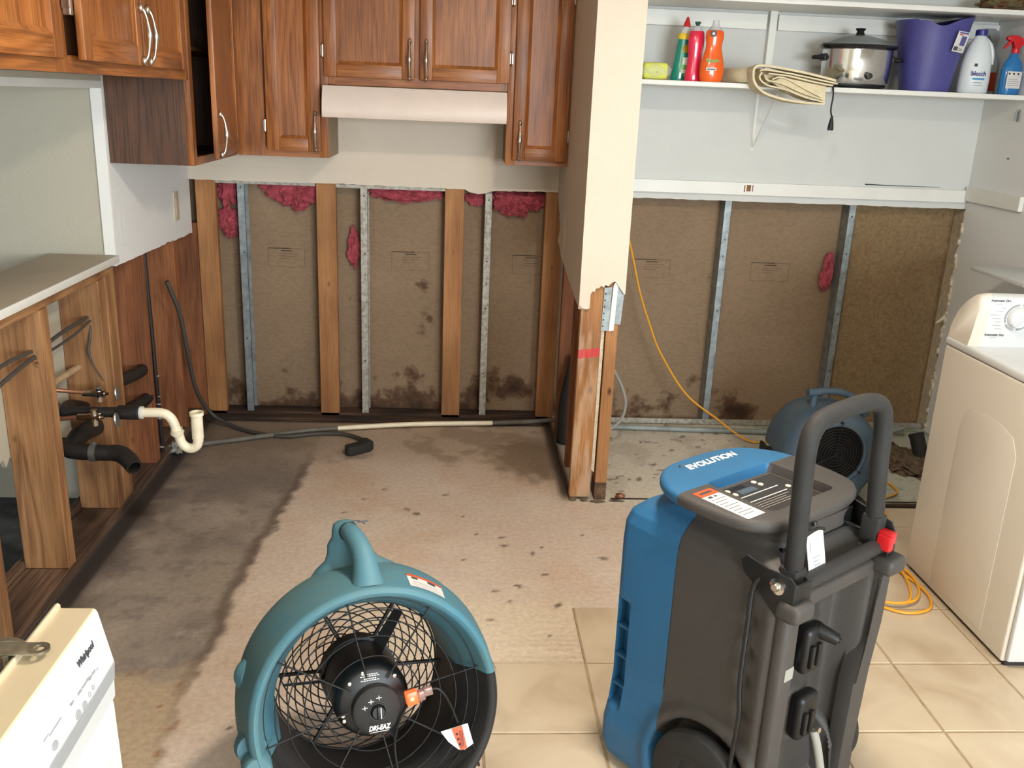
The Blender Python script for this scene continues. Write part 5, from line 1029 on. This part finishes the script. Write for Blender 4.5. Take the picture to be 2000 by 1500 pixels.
# sticker on the shoulder
def onshell(a, z): 
    r = float(np.interp(z, [p[1] for p in prof[4:9]], [p[0] for p in prof[4:9]])); a = math.radians(a); return (r*math.cos(a), r*math.sin(a), z)
def sticker(name, a0, a1, z0, z1, m, off):
    vs = []; fs = []; n = 12
    for i in range(n+1):
        for z in (z0, z1):
            x, y, zz = onshell(a0+(a1-a0)*i/n, z); k = 1+off/.27; vs.append((x*k, y*k, zz))
    for i in range(n): fs.append((2*i, 2*i+1, 2*i+3, 2*i+2))
    g = B(); g.raw(vs, fs, FM); return obj(name, g, m, t, world=True)
sticker('label', 71, 53, .022, .082, 'label_white', .0009); sticker('label_band', 71, 53, .072, .083, 'label_orange', .0013)
sticker('print', 69, 66, .060, .068, 'dark_print', .0015); sticker('print', 61, 57, .058, .068, 'dark_print', .0015); sticker('print', 69, 56, .045, .0465, 'grey_mark', .0015); sticker('print', 69, 56, .036, .0375, 'grey_mark', .0015); sticker('print', 70, 55, .0285, .030, 'grey_mark', .0015)
# guards
def torus(g, R, z, r, seg=72): g.lathe([(R+r*math.cos(a), z+r*math.sin(a)) for a in [2*PI*k/6 for k in range(6)]], seg, FM, closed=True)
g = B()
for R_w in (.074, .2): torus(g, R_w, .288, .0026)
for sg_ in (-1, 1):
    for k in range(17):
        a0_ = 2*PI*k/17+sg_*.1
        g.tube([((.074+.126*q/9)*math.cos(a0_+sg_*2.35*(q/9)), (.074+.126*q/9)*math.sin(a0_+sg_*2.35*(q/9)), .288+.0015*sg_) for q in range(10)], .0017, 5, Mx=FM, smooth=3)
for k in range(6):
    a = math.radians(-4+60*k); g.tube([(.03*math.cos(a), .03*math.sin(a), .284), (.204*math.cos(a), .204*math.sin(a), .282)], .005, 6, Mx=FM)
obj('rear_guard', g, 'black_wire', t, world=True)
g = B()
for R_w in (.105, .150, .185, .212, .236): torus(g, R_w, .052-.06*(R_w-.1), .0015)
for k in range(8):
    a = math.radians(12+45*k); g.tube([(.06*math.cos(a), .06*math.sin(a), .052), (.15*math.cos(a), .15*math.sin(a), .046), (.242*math.cos(a), .242*math.sin(a), .034)], .0021, 6, Mx=FM)
obj('front_guard', g, 'black_wire', t, world=True)
g = B()
for k in range(3):
    a = math.radians(56+120*k); Mb = FM @ Matrix.Rotation(a, 4, 'Z') @ Matrix.Translation((.12, 0, .215)) @ Matrix.Rotation(math.radians(62), 4, 'X')
    g.prism([(-.06, -.022), (.055, -.014), (.06, .0), (.055, .016), (-.06, .022)], -.0012, .0012, Mb)
obj('fan_blade', g, 'rubber', t, world=True)
# motor, control dial
g = B(); g.lathe([(0, .060), (.070, .060), (.079, .067), (.084, .085), (.084, .22), (.07, .25), (0, .255)], 40, FM); g.lathe([(0, .235), (.09, .235), (.09, .275), (0, .275)], 40, FM); obj('motor', g, 'black', t, world=True)
MD = FM @ Matrix.Translation((.004, -.012, .028))
g = B(); g.lathe([(0, .004), (.046, .004), (.053, .009), (.053, .02), (.054, .036), (0, .036)], 40, MD); obj('control_box', g, 'rubber', t, world=True)
g = B(); g.lathe([(.0175, .0035), (.0195, .0035), (.0195, .0015), (.0175, .0015)], 28, MD, closed=True); g.lathe([(0, -.005), (.013, -.005), (.0165, .004)], 28, MD); g.box(-.003, .003, -.015, .015, -.012, -.004, bev=.001, Mx=MD); obj('speed_knob', g, 'black', t, world=True)
FT = MD @ Matrix(((1, 0, 0, 0), (0, 1, 0, 0), (0, 0, -1, 0), (0, 0, 0, 1)))
Ti = WM[t.name].inverted()
g = B(); g.box(-.0008, .0012, -.012, .012, -.0135, -.0122, Mx=MD @ Matrix.Translation((.004, .002, 0))); obj('pointer', g, 'white_print', t, world=True)
text('lettering', 'DRI-EAZ', .0150, 'white_print', t, Ti @ MD @ Matrix.Translation((.001, -.036, .0032)) @ Matrix.Scale(-1, 4, (0, 0, 1)), shear=.25, bold=.0006, xs=.82)
g = B(); g.box(-.020, .022, -.0448, -.0438, .0028, .0036, Mx=MD)
for (x, y) in ((-.028, .012), (-.014, .024), (.004, .030)): g.box(x-.006, x+.006, y-.0007, y+.0007, .0026, .0036, Mx=MD); g.box(x-.0007, x+.0007, y-.005, y+.005, .0026, .0036, Mx=MD)
obj('print', g, 'white_print', t, world=True)
g = B()
for k, (y, w) in enumerate(((.063, .018), (.059, .022), (.0535, .014), (.0495, .021))):
    for j in range(7): x = -.004-w+2*w*j/7; g.box(x, x+2*w/7*.72, y-.0009, y+.0009, .0586, .0602, Mx=FM)
obj('print', g, 'white_print', t, world=True)
g = B()
for (x, y) in ((-.05, .048), (-.02, .067), (.05, .05), (-.068, -.02), (-.066, -.032)): g.lathe([(0, -.003), (.004, -.002), (.005, .003)], 10, FM @ Matrix.Translation((x, y, .060)))
obj('screw', g, 'chrome', t, world=True)
# lit plug, cord and warning tag
pl = thing('lit_plug', 'clear cord plug glowing orange against the fan motor', 'plug', tuple(FM @ Vector((.075, .015, .01))))
PM = FM @ Matrix.Translation((.078, .016, .006)) @ Matrix.Rotation(math.radians(8), 4, 'Z')
g = B(); g.box(-.016, .010, -.015, .015, -.008, .012, bev=.003, Mx=PM); obj('lens', g, 'glow', pl, world=True, label='glowing orange lens')
g = B(); g.lathe([(0, 0), (.004, 0), (.003, -.0012)], 12, PM @ Matrix.Translation((-.004, 0, -.0088))); obj('neon', g, 'glowhot', pl, world=True)
g = B(); g.box(.010, .026, -.012, .010, -.007, .011, bev=.003, Mx=PM); g.box(.024, .044, -.006, .013, -.006, .010, bev=.003, Mx=PM); obj('plug_body', g, 'plug_clear', pl, world=True)
g = B(); g.tube([(.044, .004, .002), (.058, .0, .0), (.070, -.02, .0), (.080, -.055, .004), (.086, -.09, .004)], .0028, 8, Mx=PM, smooth=5); g.tube([(.104, -.135, .0), (.112, -.16, .0), (.118, -.21, .02)], .0028, 8, Mx=PM, smooth=5); g.tube([(-.01, -.012, .004), (-.03, -.04, .02), (-.055, -.10, .03), (-.06, -.18, .03)], .0028, 8, Mx=PM, smooth=5); obj('cord', g, 'black', pl, world=True)
tg = thing('warning_tag', 'white cord tag with orange warning band in front of the fan', 'tag', tuple(PM @ Vector((.105, -.11, .0))))
TM = PM @ Matrix.Translation((.078, -.118, -.004)) @ Matrix.Rotation(math.radians(-4), 4, 'Z')
def sheet(poly, z, m, nm):
    vs = []; g = B(); bm = bmesh.new(); V = [bm.verts.new((x, y, z-.004*math.sin((x+.03)/.06*PI))) for x, y in poly]; bm.faces.new(V); r = bmesh.ops.extrude_face_region(bm, geom=bm.faces[:]); bmesh.ops.translate(bm, verts=[v for v in r['geom'] if isinstance(v, bmesh.types.BMVert)], vec=(0, 0, .0006)); g._join(bm, TM); return obj(nm, g, m, tg, world=True)
sheet([(-.036, .022), (.026, .026), (.034, -.024), (.012, -.030), (-.002, -.026), (-.022, -.004)], 0, 'label_white', 'tag_card')
sheet([(-.012, .0235), (.012, .0252), (.018, -.0285), (.006, -.0285), (.002, -.0275)], -.0008, 'label_orange', 'tag_band')
g = B()
for k in range(3): g.lathe([(0, 0), (.003, 0)], 8, TM @ Matrix.Translation((-.002+.002*k, .010-.012*k, -.0056)))
for k in range(3): g.box(.004+.003*k, .005+.003*k, -.024+.002*k, .016, -.0058, -.0052, Mx=TM)
obj('print', g, 'dark_print', tg, world=True)

# ------------------------------------------------------------------ dehumidifier
DH = thing('dehumidifier', 'large upright blue and charcoal dehumidifier with a raised black handle', 'dehumidifier', (.389, 1.908, 0), math.atan2(-.817, .576))
DM = WM[DH.name]; W = .375; D = .46
def section(z):
    zs = [.03, .06, .12, .17, .24, .60, .645, .672, .692, .706, .722, .738, .752]
    du = [.010, .0, .0, .004, .006, .004, .006, .014, .032, .056, .080, .086, .080]   # inset from full
    dv = [-.008, -.014, -.014, -.006, .0, .0, .002, .010, .026, .046, .056, .052, .040]
    a = float(np.interp(z, zs, du)); b_ = float(np.interp(z, zs, dv)); return a, D-min(a, .062), b_, W-b_
def gs(x, s): return math.exp(-(x/s)**2)
def sm(a, b, x):
    k = min(1, max(0, (x-a)/(b-a))); return k*k*(3-2*k)
WC = (.318, .128); WR = .130
def body_ring(z):
    u0, u1, v0, v1 = section(z); r = .030+.035*sm(.67, .72, z); pts = []
    # dense rounded rectangle
    seg = [((u0+r, v0), (u1-r, v0), 60), ((u1-r, v0+r), -90, 0), ((u1, v0+r), (u1, v1-r), 70), ((u1-r, v1-r), 0, 90), ((u1-r, v1), (u0+r, v1), 60), ((u0+r, v1-r), 90, 180), ((u0, v1-r), (u0, v0+r), 30), ((u0+r, v0+r), 180, 270)]
    for s in seg:
        if isinstance(s[1], tuple):
            for k in range(s[2]): q = k/s[2]; pts.append([s[0][0]+(s[1][0]-s[0][0])*q, s[0][1]+(s[1][1]-s[0][1])*q])
        else:
            for k in range(10): a = math.radians(s[1]+(s[2]-s[1])*k/10); pts.append([s[0][0]+r*math.cos(a), s[0][1]+r*math.sin(a)])
    out = []
    for (u, v) in pts:
        du = dv = 0
        side = v < v0+.012 or v > v1-.012; sg = 1 if v < W/2 else -1
        if side:
            # wheel arch, hand recess in the blue half, row of dimples near the back edge
            d = math.hypot(u-WC[0], z-WC[1]); dv += sg*.055*(1-sm(WR+.004, WR+.016, d))
            dv -= sg*.010*gs(d-(WR+.03), .018)*(1 if z < .3 else 0)
            e = sm(.002, .008, u)*(1-sm(.050, .058, u))*sm(.155, .17, z)*(1-sm(.425, .455, z-.0*u)); dv += sg*.032*e
            for zc in (.57, .50, .43, .355, .285): dv += sg*.010*gs(u-.385, .016)*gs(z-zc, .015)
            dv -= sg*.006*gs(u-.43, .02)*(1-sm(.60, .64, z))
            if sg < 0: dv -= .042*(1-sm(.37, .47, z))*sm(.16, .28, u)
        if u > u1-.012:
            # back face: hollow between the raised edges
            w_ = sm(.055, .085, v)*(1-sm(W-.085, W-.05, v)); h_ = sm(.05, .09, z)*(1-sm(.575, .61, z))
            du -= .064*w_*h_
            du += .046*gs(v-.165, .05)*sm(.44, .50, z)*(1-sm(.535, .57, z))      # upper cord boss
            du += .046*gs(v-.155, .055)*sm(.20, .26, z)*(1-sm(.36, .40, z))
            du -= .018*(1-w_)*sm(.03, .02, .03)*0
            du -= .045*(1-sm(.052, .060, abs(v-.19)-.09))*sm(.635, .655, z)*(1-sm(.70, .715, z))*.9   # pocket behind the bar
        out.append((u+du, v+dv, z))
    return out
zz = list(np.linspace(.03, .62, 120))+list(np.linspace(.625, .752, 46))
rings = [body_ring(float(z)) for z in zz]
def half(name, rr, m, sgn, par, us=.182):
    b = B(); b.loft(rr); bm = b.bm
    bmesh.ops.bisect_plane(bm, geom=bm.verts[:]+bm.edges[:]+bm.faces[:], plane_co=(us-.0012*sgn, 0, 0), plane_no=(sgn, 0, 0), clear_inner=True)
    es = [e for e in bm.edges if len(e.link_faces) == 1]
    try: bmesh.ops.triangle_fill(bm, edges=es, use_beauty=True)
    except Exception: pass
    bm.transform(DM); return obj(name, b, m, par, world=True, ang=50)
fb = half('front_shell', rings, 'blue', -1, DH); rb = half('rear_shell', rings, 'char', 1, DH)
# ribs in the hand recess
g = B()
for z in (.21, .29, .37): g.box(.010, .050, .012, .036, z-.004, z+.004, bev=.002, Mx=DM)
obj('recess_rib', g, 'blue', fb, world=True)
# lid
lp = cr2([(.062, .07), (.048, .187), (.062, .305), (.12, .372), (.20, .395), (.32, .385), (.372, .352), (.396, .29), (.402, .187), (.396, .085), (.372, .022), (.32, -.010), (.20, -.020), (.12, .002)], 6)
def inset(poly, d):
    c = np.mean(poly, 0); return [(c[0]+(p[0]-c[0])*(1-d/.19), c[1]+(p[1]-c[1])*(1-d/.2)) for p in poly]
hole = rrect(.176, .352, .078, .300, .016, 4)
def lid_mesh():
    bm = bmesh.new()
    def loop(poly, z): return [bm.verts.new((p[0], p[1], z)) for p in poly]
    def wall(a, b_):
        n = len(a)
        for i in range(n): bm.faces.new((a[i], a[(i+1) % n], b_[(i+1) % n], b_[i]))
    L = [loop(inset(lp, .022), .748), loop(inset(lp, .004), .753), loop(lp, .760), loop(lp, .770), loop(inset(lp, .003), .776), loop(inset(lp, .010), .779)]
    for a, b_ in zip(L, L[1:]): wall(a, b_)
    h = [loop(hole, .779), loop([(.266+(p[0]-.266)*.96, .189+(p[1]-.189)*.97) for p in hole], .757)]
    wall(h[1], h[0]); bm.faces.new(h[1])
    bm.faces.new(L[0][::-1])
    bm.verts.ensure_lookup_table()
    def es(l): return [bm.edges.get((l[i], l[(i+1) % len(l)])) for i in range(len(l))]
    bmesh.ops.triangle_fill(bm, edges=es(L[-1])+es(h[0]), use_beauty=True)
    bmesh.ops.recalc_face_normals(bm, faces=bm.faces[:]); return bm
for nm, m, sg in (('lid_front', 'blue', -1), ('lid_rear', 'char', 1)):
    bm = lid_mesh(); bmesh.ops.bisect_plane(bm, geom=bm.verts[:]+bm.edges[:]+bm.faces[:], plane_co=(.1815, 0, 0), plane_no=(sg, 0, 0), clear_inner=True)
    bm.transform(DM); obj(nm, bm, m, DH, world=True, ang=50)
DI = DM.inverted()
g = B(); g.box(.190, .345, .092, .292, .7572, .7585, Mx=DM); pan = obj('control_panel', g, 'char_dark', DH, world=True)
# panel frame reads from the machine's left: text x along +v, up along -u
PX = lambda u, v, z=.7592: DM @ frame((u, v, z), (0, 1, 0), (-1, 0, 0))
g = B()
for a in ((.190, .1915, .092, .292), (.3435, .345, .20, .292), (.190, .345, .2905, .292)): g.box(*a, .7582, .7590, Mx=DM)
obj('panel_edge', g, 'label_tan', pan, world=True)
def ptext(body, u, v, s, m='white_print', **k): text('lettering', body, s, m, pan, PX(u, v), **k)
g = B(); g.box(.197, .211, .128, .176, .7584, .7590, Mx=DM); obj('brand_plate', g, 'black', pan, world=True)
ptext('DRI-EAZ', .204, .152, .0125, bold=.0005, shear=.25)
g = B(); g.box(.216, .234, .135, .190, .7584, .7592, Mx=DM); obj('display', g, 'spray_blue' if False else 'bluegrey', pan, world=True)
g = B()
for (u, v) in ((.206, .118), (.226, .120), (.204, .212), (.220, .216), (.26, .262)): g.lathe([(0, .0015), (.0062, .0015), (.0066, 0)], 18, DM @ Matrix.Translation((u, v, .7586)))
obj('button', g, 'hood', pan, world=True)
g = B(); g.box(.243, .2455, .10, .245, .7584, .7590, Mx=DM); g.box(.268, .2705, .10, .245, .7584, .7590, Mx=DM); obj('print', g, 'white_print', pan, world=True)
ptext('DEHUMIDIFIER CONTROL', .257, .172, .0125, bold=.0002)
g = B()
for k in range(4): g.box(.280+.008*k, .2808+.008*k, .11, .235-.02*(k % 2), .7584, .7588, Mx=DM)
obj('print', g, 'hood', pan, world=True)
# warning sticker on the lid rim
g = B(); g.box(.225, .345, .006, .062, .7792, .7796, bev=.0, Mx=DM); st = obj('warning_sticker', g, 'label_white', DH, world=True, label='white warning sticker with orange band')
g = B(); g.box(.200, .226, .006, .062, .7793, .7798, Mx=DM); obj('sticker_band', g, 'label_orange', st, world=True)
g = B(); g.box(.208, .216, .016, .052, .7798, .7801, Mx=DM); g.box(.230, .238, .018, .030, .7797, .7799, Mx=DM); g.box(.231, .237, .036, .044, .7797, .7799, Mx=DM)
for k in range(8): g.box(.246+.0115*k, .2475+.0115*k, .012, .056-.008*(k % 3), .7797, .7799, Mx=DM)
obj('print', g, 'dark_print', st, world=True)
text('lettering', 'EVOLUTION', .030, 'label_white', DH, frame((.098, .19, .7795), (0, 1, 0), (-1, 0, 0)), bold=.0012, shear=.2, xs=1.0)
g = B(); g.lathe([(0, .006), (.004, .005), (.005, 0)], 12, DM @ Matrix.Translation((.085, .10, .779))); obj('lid_stud', g, 'bluegrey', DH, world=True)
# handle, brackets, crossbar
HU = .432
g = B(); hp = [(HU, .050, .655), (HU, .050, .75), (HU-.002, .046, .86), (HU-.004, .046, .945), (HU-.006, .062, .985), (HU-.006, .10, 1.002), (HU-.006, .20, 1.008), (HU-.006, .258, 1.004), (HU-.006, .298, .988), (HU-.004, .315, .945), (HU-.002, .320, .86), (HU, .334, .75), (HU, .336, .690)]
g.tube(hp, [.019]*13, 18, Mx=DM, smooth=6); g.box(HU-.021, HU+.021, .030, .072, .64, .70, bev=.006, Mx=DM); g.box(HU-.021, HU+.021, .316, .356, .67, .74, bev=.008, Mx=DM); obj('handle', g, 'rubber', DH, world=True)
g = B(); g.tube([(HU+.02, .06, .668), (HU+.02, .335, .672)], .0165, 16, Mx=DM); obj('crossbar', g, 'char_dark', DH, world=True)
def plate(v, pts, m='black', th=.006): g = B(); g.prism(pts, v, v+th, DM @ Matrix(((1, 0, 0, 0), (0, 0, 1, 0), (0, 1, 0, 0), (0, 0, 0, 1))), bev=.0015); return g
g = plate(-.004, [(HU-.085, .695), (HU-.07, .712), (HU-.02, .70), (HU+.03, .705), (HU+.044, .695), (HU+.044, .61), (HU+.01, .61), (HU-.03, .645), (HU-.075, .672)])
g.box(HU+.038, HU+.045, -.004, .055, .61, .69, bev=.003, Mx=DM)
b1 = obj('handle_bracket', g, 'black', DH, world=True)
g = plate(.355, [(HU-.15, .742), (HU-.12, .752), (HU-.05, .742), (HU+.03, .725), (HU+.044, .70), (HU+.044, .66), (HU-.08, .66), (HU-.15, .69)])
g.box(HU+.038, HU+.045, .33, .36, .655, .70, bev=.003, Mx=DM)
b2 = obj('handle_bracket', g, 'black', DH, world=True)
g = B(); g.lathe([(.0, -.014), (.007, -.014), (.009, -.010), (.009, -.006), (.017, -.005), (.017, 0), (.0, 0)], 24, DM @ Matrix.Translation((HU+.008, -.004, .678)) @ Matrix.Rotation(-PI/2, 4, 'X')); obj('bolt', g, 'chrome', b1, world=True)
g = B()
for (u, z) in ((HU-.12, .735), (HU-.075, .733), (HU+.0, .718), (HU-.135, .70), (HU+.02, .672)): g.lathe([(.0, -.004), (.004, -.003), (.005, 0)], 12, DM @ Matrix.Translation((u, .354, z)) @ Matrix.Rotation(PI/2, 4, 'X') @ Matrix.Scale(-1, 4, (0, 0, 1)))
obj('screw', g, 'nickel', b2, world=True)
g = B(); g.box(HU+.022, HU+.052, .318, .338, .672, .706, bev=.003, Mx=DM); g.box(HU+.012, HU+.05, .326, .350, .684, .712, bev=.004, Mx=DM); obj('latch', g, 'red', DH, world=True)
g = B(); g.box(.3775, .381, .085, .335, .655, .738, bev=.001, Mx=DM); obj('pocket_black_plate', g, 'black', DH, world=True)  # plain black plate added to make the pocket black
# paper tag behind the crossbar
tm = DM @ Matrix.Translation((HU+.006, .118, .705)) @ Matrix.Rotation(math.radians(-14), 4, 'Y')
g = B(); g.box(-.001, .0, -.028, .030, -.055, .050, bev=.0, Mx=tm); tgp = obj('paper_tag', g, 'label_white', DH, world=True, label='white paper tag hanging behind the crossbar')
g = B()
for k in range(5): g.box(.0, .0006, -.012, .012-.004*(k % 2), -.002-.008*k, -.0005-.008*k, Mx=tm)
g.box(0, .0006, -.018, -.016, .012, .032, Mx=tm); obj('print', g, 'grey_mark', tgp, world=True)
g = B(); g.tube([(.003, -.03, .052), (.006, 0, .058), (.003, .03, .050)], .0035, 8, Mx=tm, smooth=4); g.lathe([(0, -.006), (.006, -.004), (.006, .004), (0, .006)], 10, tm @ Matrix.Translation((.002, .0, .068))); obj('tag_tie', g, 'black', DH, world=True)
# cord-wrap ears on the rear edges
g = B()
for v0_, v1_ in ((-.012, .052), (W-.052, W+.014)): g.box(D-.02, D+.036, v0_, v1_, .612, .652, bev=.013, seg=4, Mx=DM)
obj('cord_ear', g, 'char', DH, world=True)
g = B()
g.box(D-.02, D+.012, -.004, .045, .06, .62, bev=.012, seg=3, Mx=DM)
g.prism([(W-.045, .62), (W+.004, .62), (W+.002, .48), (W-.034, .37), (W-.038, .06), (W-.085, .06), (W-.08, .35), (W-.045, .46)], D-.03, D+.012, DM @ Matrix(((0, 0, 1, 0), (1, 0, 0, 0), (0, 1, 0, 0), (0, 0, 0, 1))), bev=.009)
obj('rear_edge', g, 'char', DH, world=True)
def cleat(z0, z1, v0_, v1_, lab):
    g = B(); u = D-.034
    g.box(u, u+.034, v0_, v1_, z0, z1, bev=.014, seg=3, Mx=DM)
    for k in range(2): g.box(u+.028, u+.042, v0_+.008+.022*k, v0_+.020+.022*k, z0+.02, z1-.035, bev=.004, Mx=DM)
    c_ = obj('hose_cleat', g, 'black', DH, world=True, label=lab); return c_
c1 = cleat(.435, .545, .105, .170, 'upper black cleat with brass fitting'); c2 = cleat(.265, .375, .118, .185, 'lower black cleat holding the drain hose')
g = B(); g.tube([(D-.01, .150, .530), (D+.012, .158, .525), (D+.028, .166, .520)], [.016, .0145, .012], 14, Mx=DM); g.lathe([(.003, 0), (.006, 0), (.006, .004), (.003, .004)], 12, DM @ axis((D+.0285, .167, .5197), (.8, .4, -.25)), closed=True); obj('hose_fitting', g, 'black', c1, world=True)
g = B(); g.tube([(D+.006, .166, .285), (D+.018, .174, .24), (D+.03, .19, .15), (D+.03, .20, .05), (D+.03, .20, .012)], .0095, 12, Mx=DM, smooth=4); obj('drain_hose', g, 'cable_light', c2, world=True)
g = B(); g.lathe([(0, 0), (.006, 0), (.006, .006), (0, .006)], 12, DM @ axis((D+.012, .170, .288), (1, 0, .2))); obj('hose_screw', g, 'nickel', c2, world=True)
g = B(); g.box(D-.0305, D-.029, .05, .098, .455, .485, Mx=DM @ Matrix.Translation((0, 0, 0))); g.box(D+.0122, D+.0128, .012, .04, .47, .498, Mx=DM); obj('serial_label', g, 'label_tan' if False else 'cable_light', DH, world=True, label='small pale serial label')
g = B(); g.tube([(HU-.02, .012, .69), (HU-.045, -.006, .655), (.388, -.012, .56), (.392, -.018, .44), (.40, -.018, .36), (.395, -.018, .25), (.40, -.03, .15), (.42, -.06, .04), (.43, -.10, .010), (.40, -.16, .008)], .0052, 8, Mx=DM, smooth=6); obj('power_cord', g, 'black', DH, world=True)
def wheel(v, s):
    Mw = DM @ Matrix.Translation((WC[0], v, WC[1])) @ Matrix.Rotation(PI/2, 4, 'X')
    g = B(); g.lathe([(.062, -.020), (.108, -.022), (.122, -.016), (.126, 0), (.122, .016), (.108, .022), (.062, .020)], 56, Mw, closed=True)
    w_ = obj('wheel', g, 'rubber', DH, world=True)
    g = B(); g.lathe([(0, -.012), (.020, -.012), (.022, -.006), (.060, -.004), (.066, -.016), (.072, -.021), (.074, .021), (0, .021)] if s > 0 else [(0, .012), (.020, .012), (.022, .006), (.060, .004), (.066, .016), (.072, .021), (.074, -.021), (0, -.021)], 40, Mw @ Matrix.Scale(-1, 4, (0, 0, 1))); obj('hub', g, 'char_dark', w_, world=True)
wheel(-.012, 1); wheel(W+.034, -1)

# ------------------------------------------------------------------ air mover behind
t = thing('air_mover', 'dusty blue snail-shaped air mover standing behind the dehumidifier', 'air mover', (1.57, 3.52, 0), math.radians(4))
AM = WM[t.name] @ Matrix(((1, 0, 0, 0), (0, 0, 1, 0), (0, 1, 0, .205), (0, 0, 0, 1)))   # x right, y up, z away
n = 64; rings = []
def snail(k):
    a = 2*PI*k/n; r = .19
    if PI*.5 < a < PI*1.02: r += .035*math.sin((a-PI*.5)/(PI*.52)*PI/2)
    x = r*math.cos(a); y = max(r*1.06*math.sin(a), -.197); return x, y
for (z, s) in ((-.15, .74), (-.142, .84), (-.12, .93), (-.09, .985), (-.05, 1.0), (.06, 1.0), (.10, .985), (.13, .93), (.15, .84)):
    rings.append([(snail(k)[0]*s, snail(k)[1]*(s if snail(k)[1] > -.15 else 1.0), z) for k in range(n)])
g = B(); g.loft(rings, Mx=AM)
g.box(-.165, -.05, -.12, .12, -.10, .11, bev=.02, seg=3, Mx=AM); obj('housing', g, 'bluegrey', t, world=True, ang=50)
g = B(); g.prism([(-.198, .040), (-.186, .034), (-.118, .150), (-.124, .162), (-.138, .160)], -.115, .125, AM, bev=.004); obj('outlet_lip', g, 'bluegrey', t, world=True)
g = B(); g.box(-.146, -.139, .02, .10, -.104, -.098, Mx=AM); g.box(-.122, -.117, .025, .10, -.104, -.098, Mx=AM); obj('outlet_slot', g, 'black', t, world=True)
CI = (-.035, .035)
IM = AM @ Matrix.Translation((CI[0], CI[1], -.152))
g = B(); g.lathe([(.118, .01), (.132, .004), (.136, -.004), (.130, -.010), (.122, -.008), (.118, .0)], 48, IM, closed=True); obj('inlet_ring', g, 'bluegrey', t, world=True)
g = B(); g.lathe([(0, -.003), (.122, -.003)], 40, IM); obj('inlet_shade_disc', g, 'black', t, world=True)  # flat black disc painted in for the shade inside the inlet
g = B()
for k in range(9): g.lathe([(.012+.0125*k+.0016*math.cos(a), -.010+.0016*math.sin(a)) for a in [2*PI*q/6 for q in range(6)]], 40, IM, closed=True)
for k in range(3): a = math.radians(90+120*k-4); g.tube([(0, 0, -.011), (.138*math.cos(a), .138*math.sin(a), -.008)], .002, 6, Mx=IM); g.lathe([(0, -.014), (.005, -.013), (.006, -.006), (0, -.004)], 10, IM @ Matrix.Translation((.138*math.cos(a), .138*math.sin(a), 0)))
g.lathe([(0, -.013), (.006, -.012), (.007, -.008)], 12, IM); obj('inlet_guard', g, 'black_wire', t, world=True)
g = B(); g.tube([(-.115, .252, -.01), (-.09, .252, -.01), (-.03, .258, -.01), (.04, .250, -.01), (.10, .222, -.01), (.135, .185, -.01), (.15, .15, -.01)], [.017, .017, .0145, .0145, .0145, .016, .018], 12, Mx=AM, smooth=5); g.tube([(-.085, .175, -.01), (-.085, .245, -.01)], .014, 10, Mx=AM); g.box(.07, .15, .165, .205, -.022, .004, bev=.008, Mx=AM); obj('handle', g, 'bluegrey', t, world=True)
g = B()
for x in (-.12, .12): g.box(x-.03, x+.03, -.205, -.185, -.13, .13, bev=.006, Mx=AM)
obj('foot', g, 'rubber', t, world=True)
# ------------------------------------------------------------------ give every loose piece of a repeated part its own object
def split_pieces(o):
    bm = bmesh.new(); bm.from_mesh(o.data); bm.verts.ensure_lookup_table(); seen = set(); isl = []
    for v in bm.verts:
        if v.index in seen: continue
        st = [v]; seen.add(v.index); grp = []
        while st:
            a = st.pop(); grp.append(a.index)
            for e in a.link_edges:
                b_ = e.other_vert(a)
                if b_.index not in seen: seen.add(b_.index); st.append(b_)
        c = np.array([bm.verts[i].co[:] for i in grp]); isl.append([set(grp), c.min(0)-.0008, c.max(0)+.0008])
    ch = True
    while ch:
        ch = False
        for i in range(len(isl)):
            for j in range(i+1, len(isl)):
                if np.all(isl[i][1] <= isl[j][2]) and np.all(isl[j][1] <= isl[i][2]):
                    isl[i] = [isl[i][0] | isl[j][0], np.minimum(isl[i][1], isl[j][1]), np.maximum(isl[i][2], isl[j][2])]; isl.pop(j); ch = True; break
            if ch: break
    if len(isl) < 2: bm.free(); return
    base = o.name.split('.')[0]; src = o.data
    for k, (ids, _, _) in enumerate(isl):
        b2 = bm.copy(); b2.verts.ensure_lookup_table(); bmesh.ops.delete(b2, geom=[v for v in b2.verts if v.index not in ids], context='VERTS')
        me = src.copy(); b2.to_mesh(me); b2.free()
        if k == 0: o.data = me
        else:
            n = bpy.data.objects.new(base, me); COL.objects.link(n); n.parent = o.parent; n.location = o.location
            if 'label' in o: n['label'] = o['label']
    bm.free()
bpy.context.view_layer.update()
for o in list(bpy.data.objects):
    if o.type == 'MESH' and o.parent and o.name.split('.')[0] in ('cord_ear', 'rear_edge', 'foot', 'screw', 'button', 'recess_rib', 'prong', 'fan_blade', 'inner_fold', 'cable_tie', 'nail_hole', 'grey_run', 'handle', 'inlet_slot', 'outlet_slot', 'sticker_band', 'side_bumper', 'hinge', 'face_frame'):
        split_pieces(o)
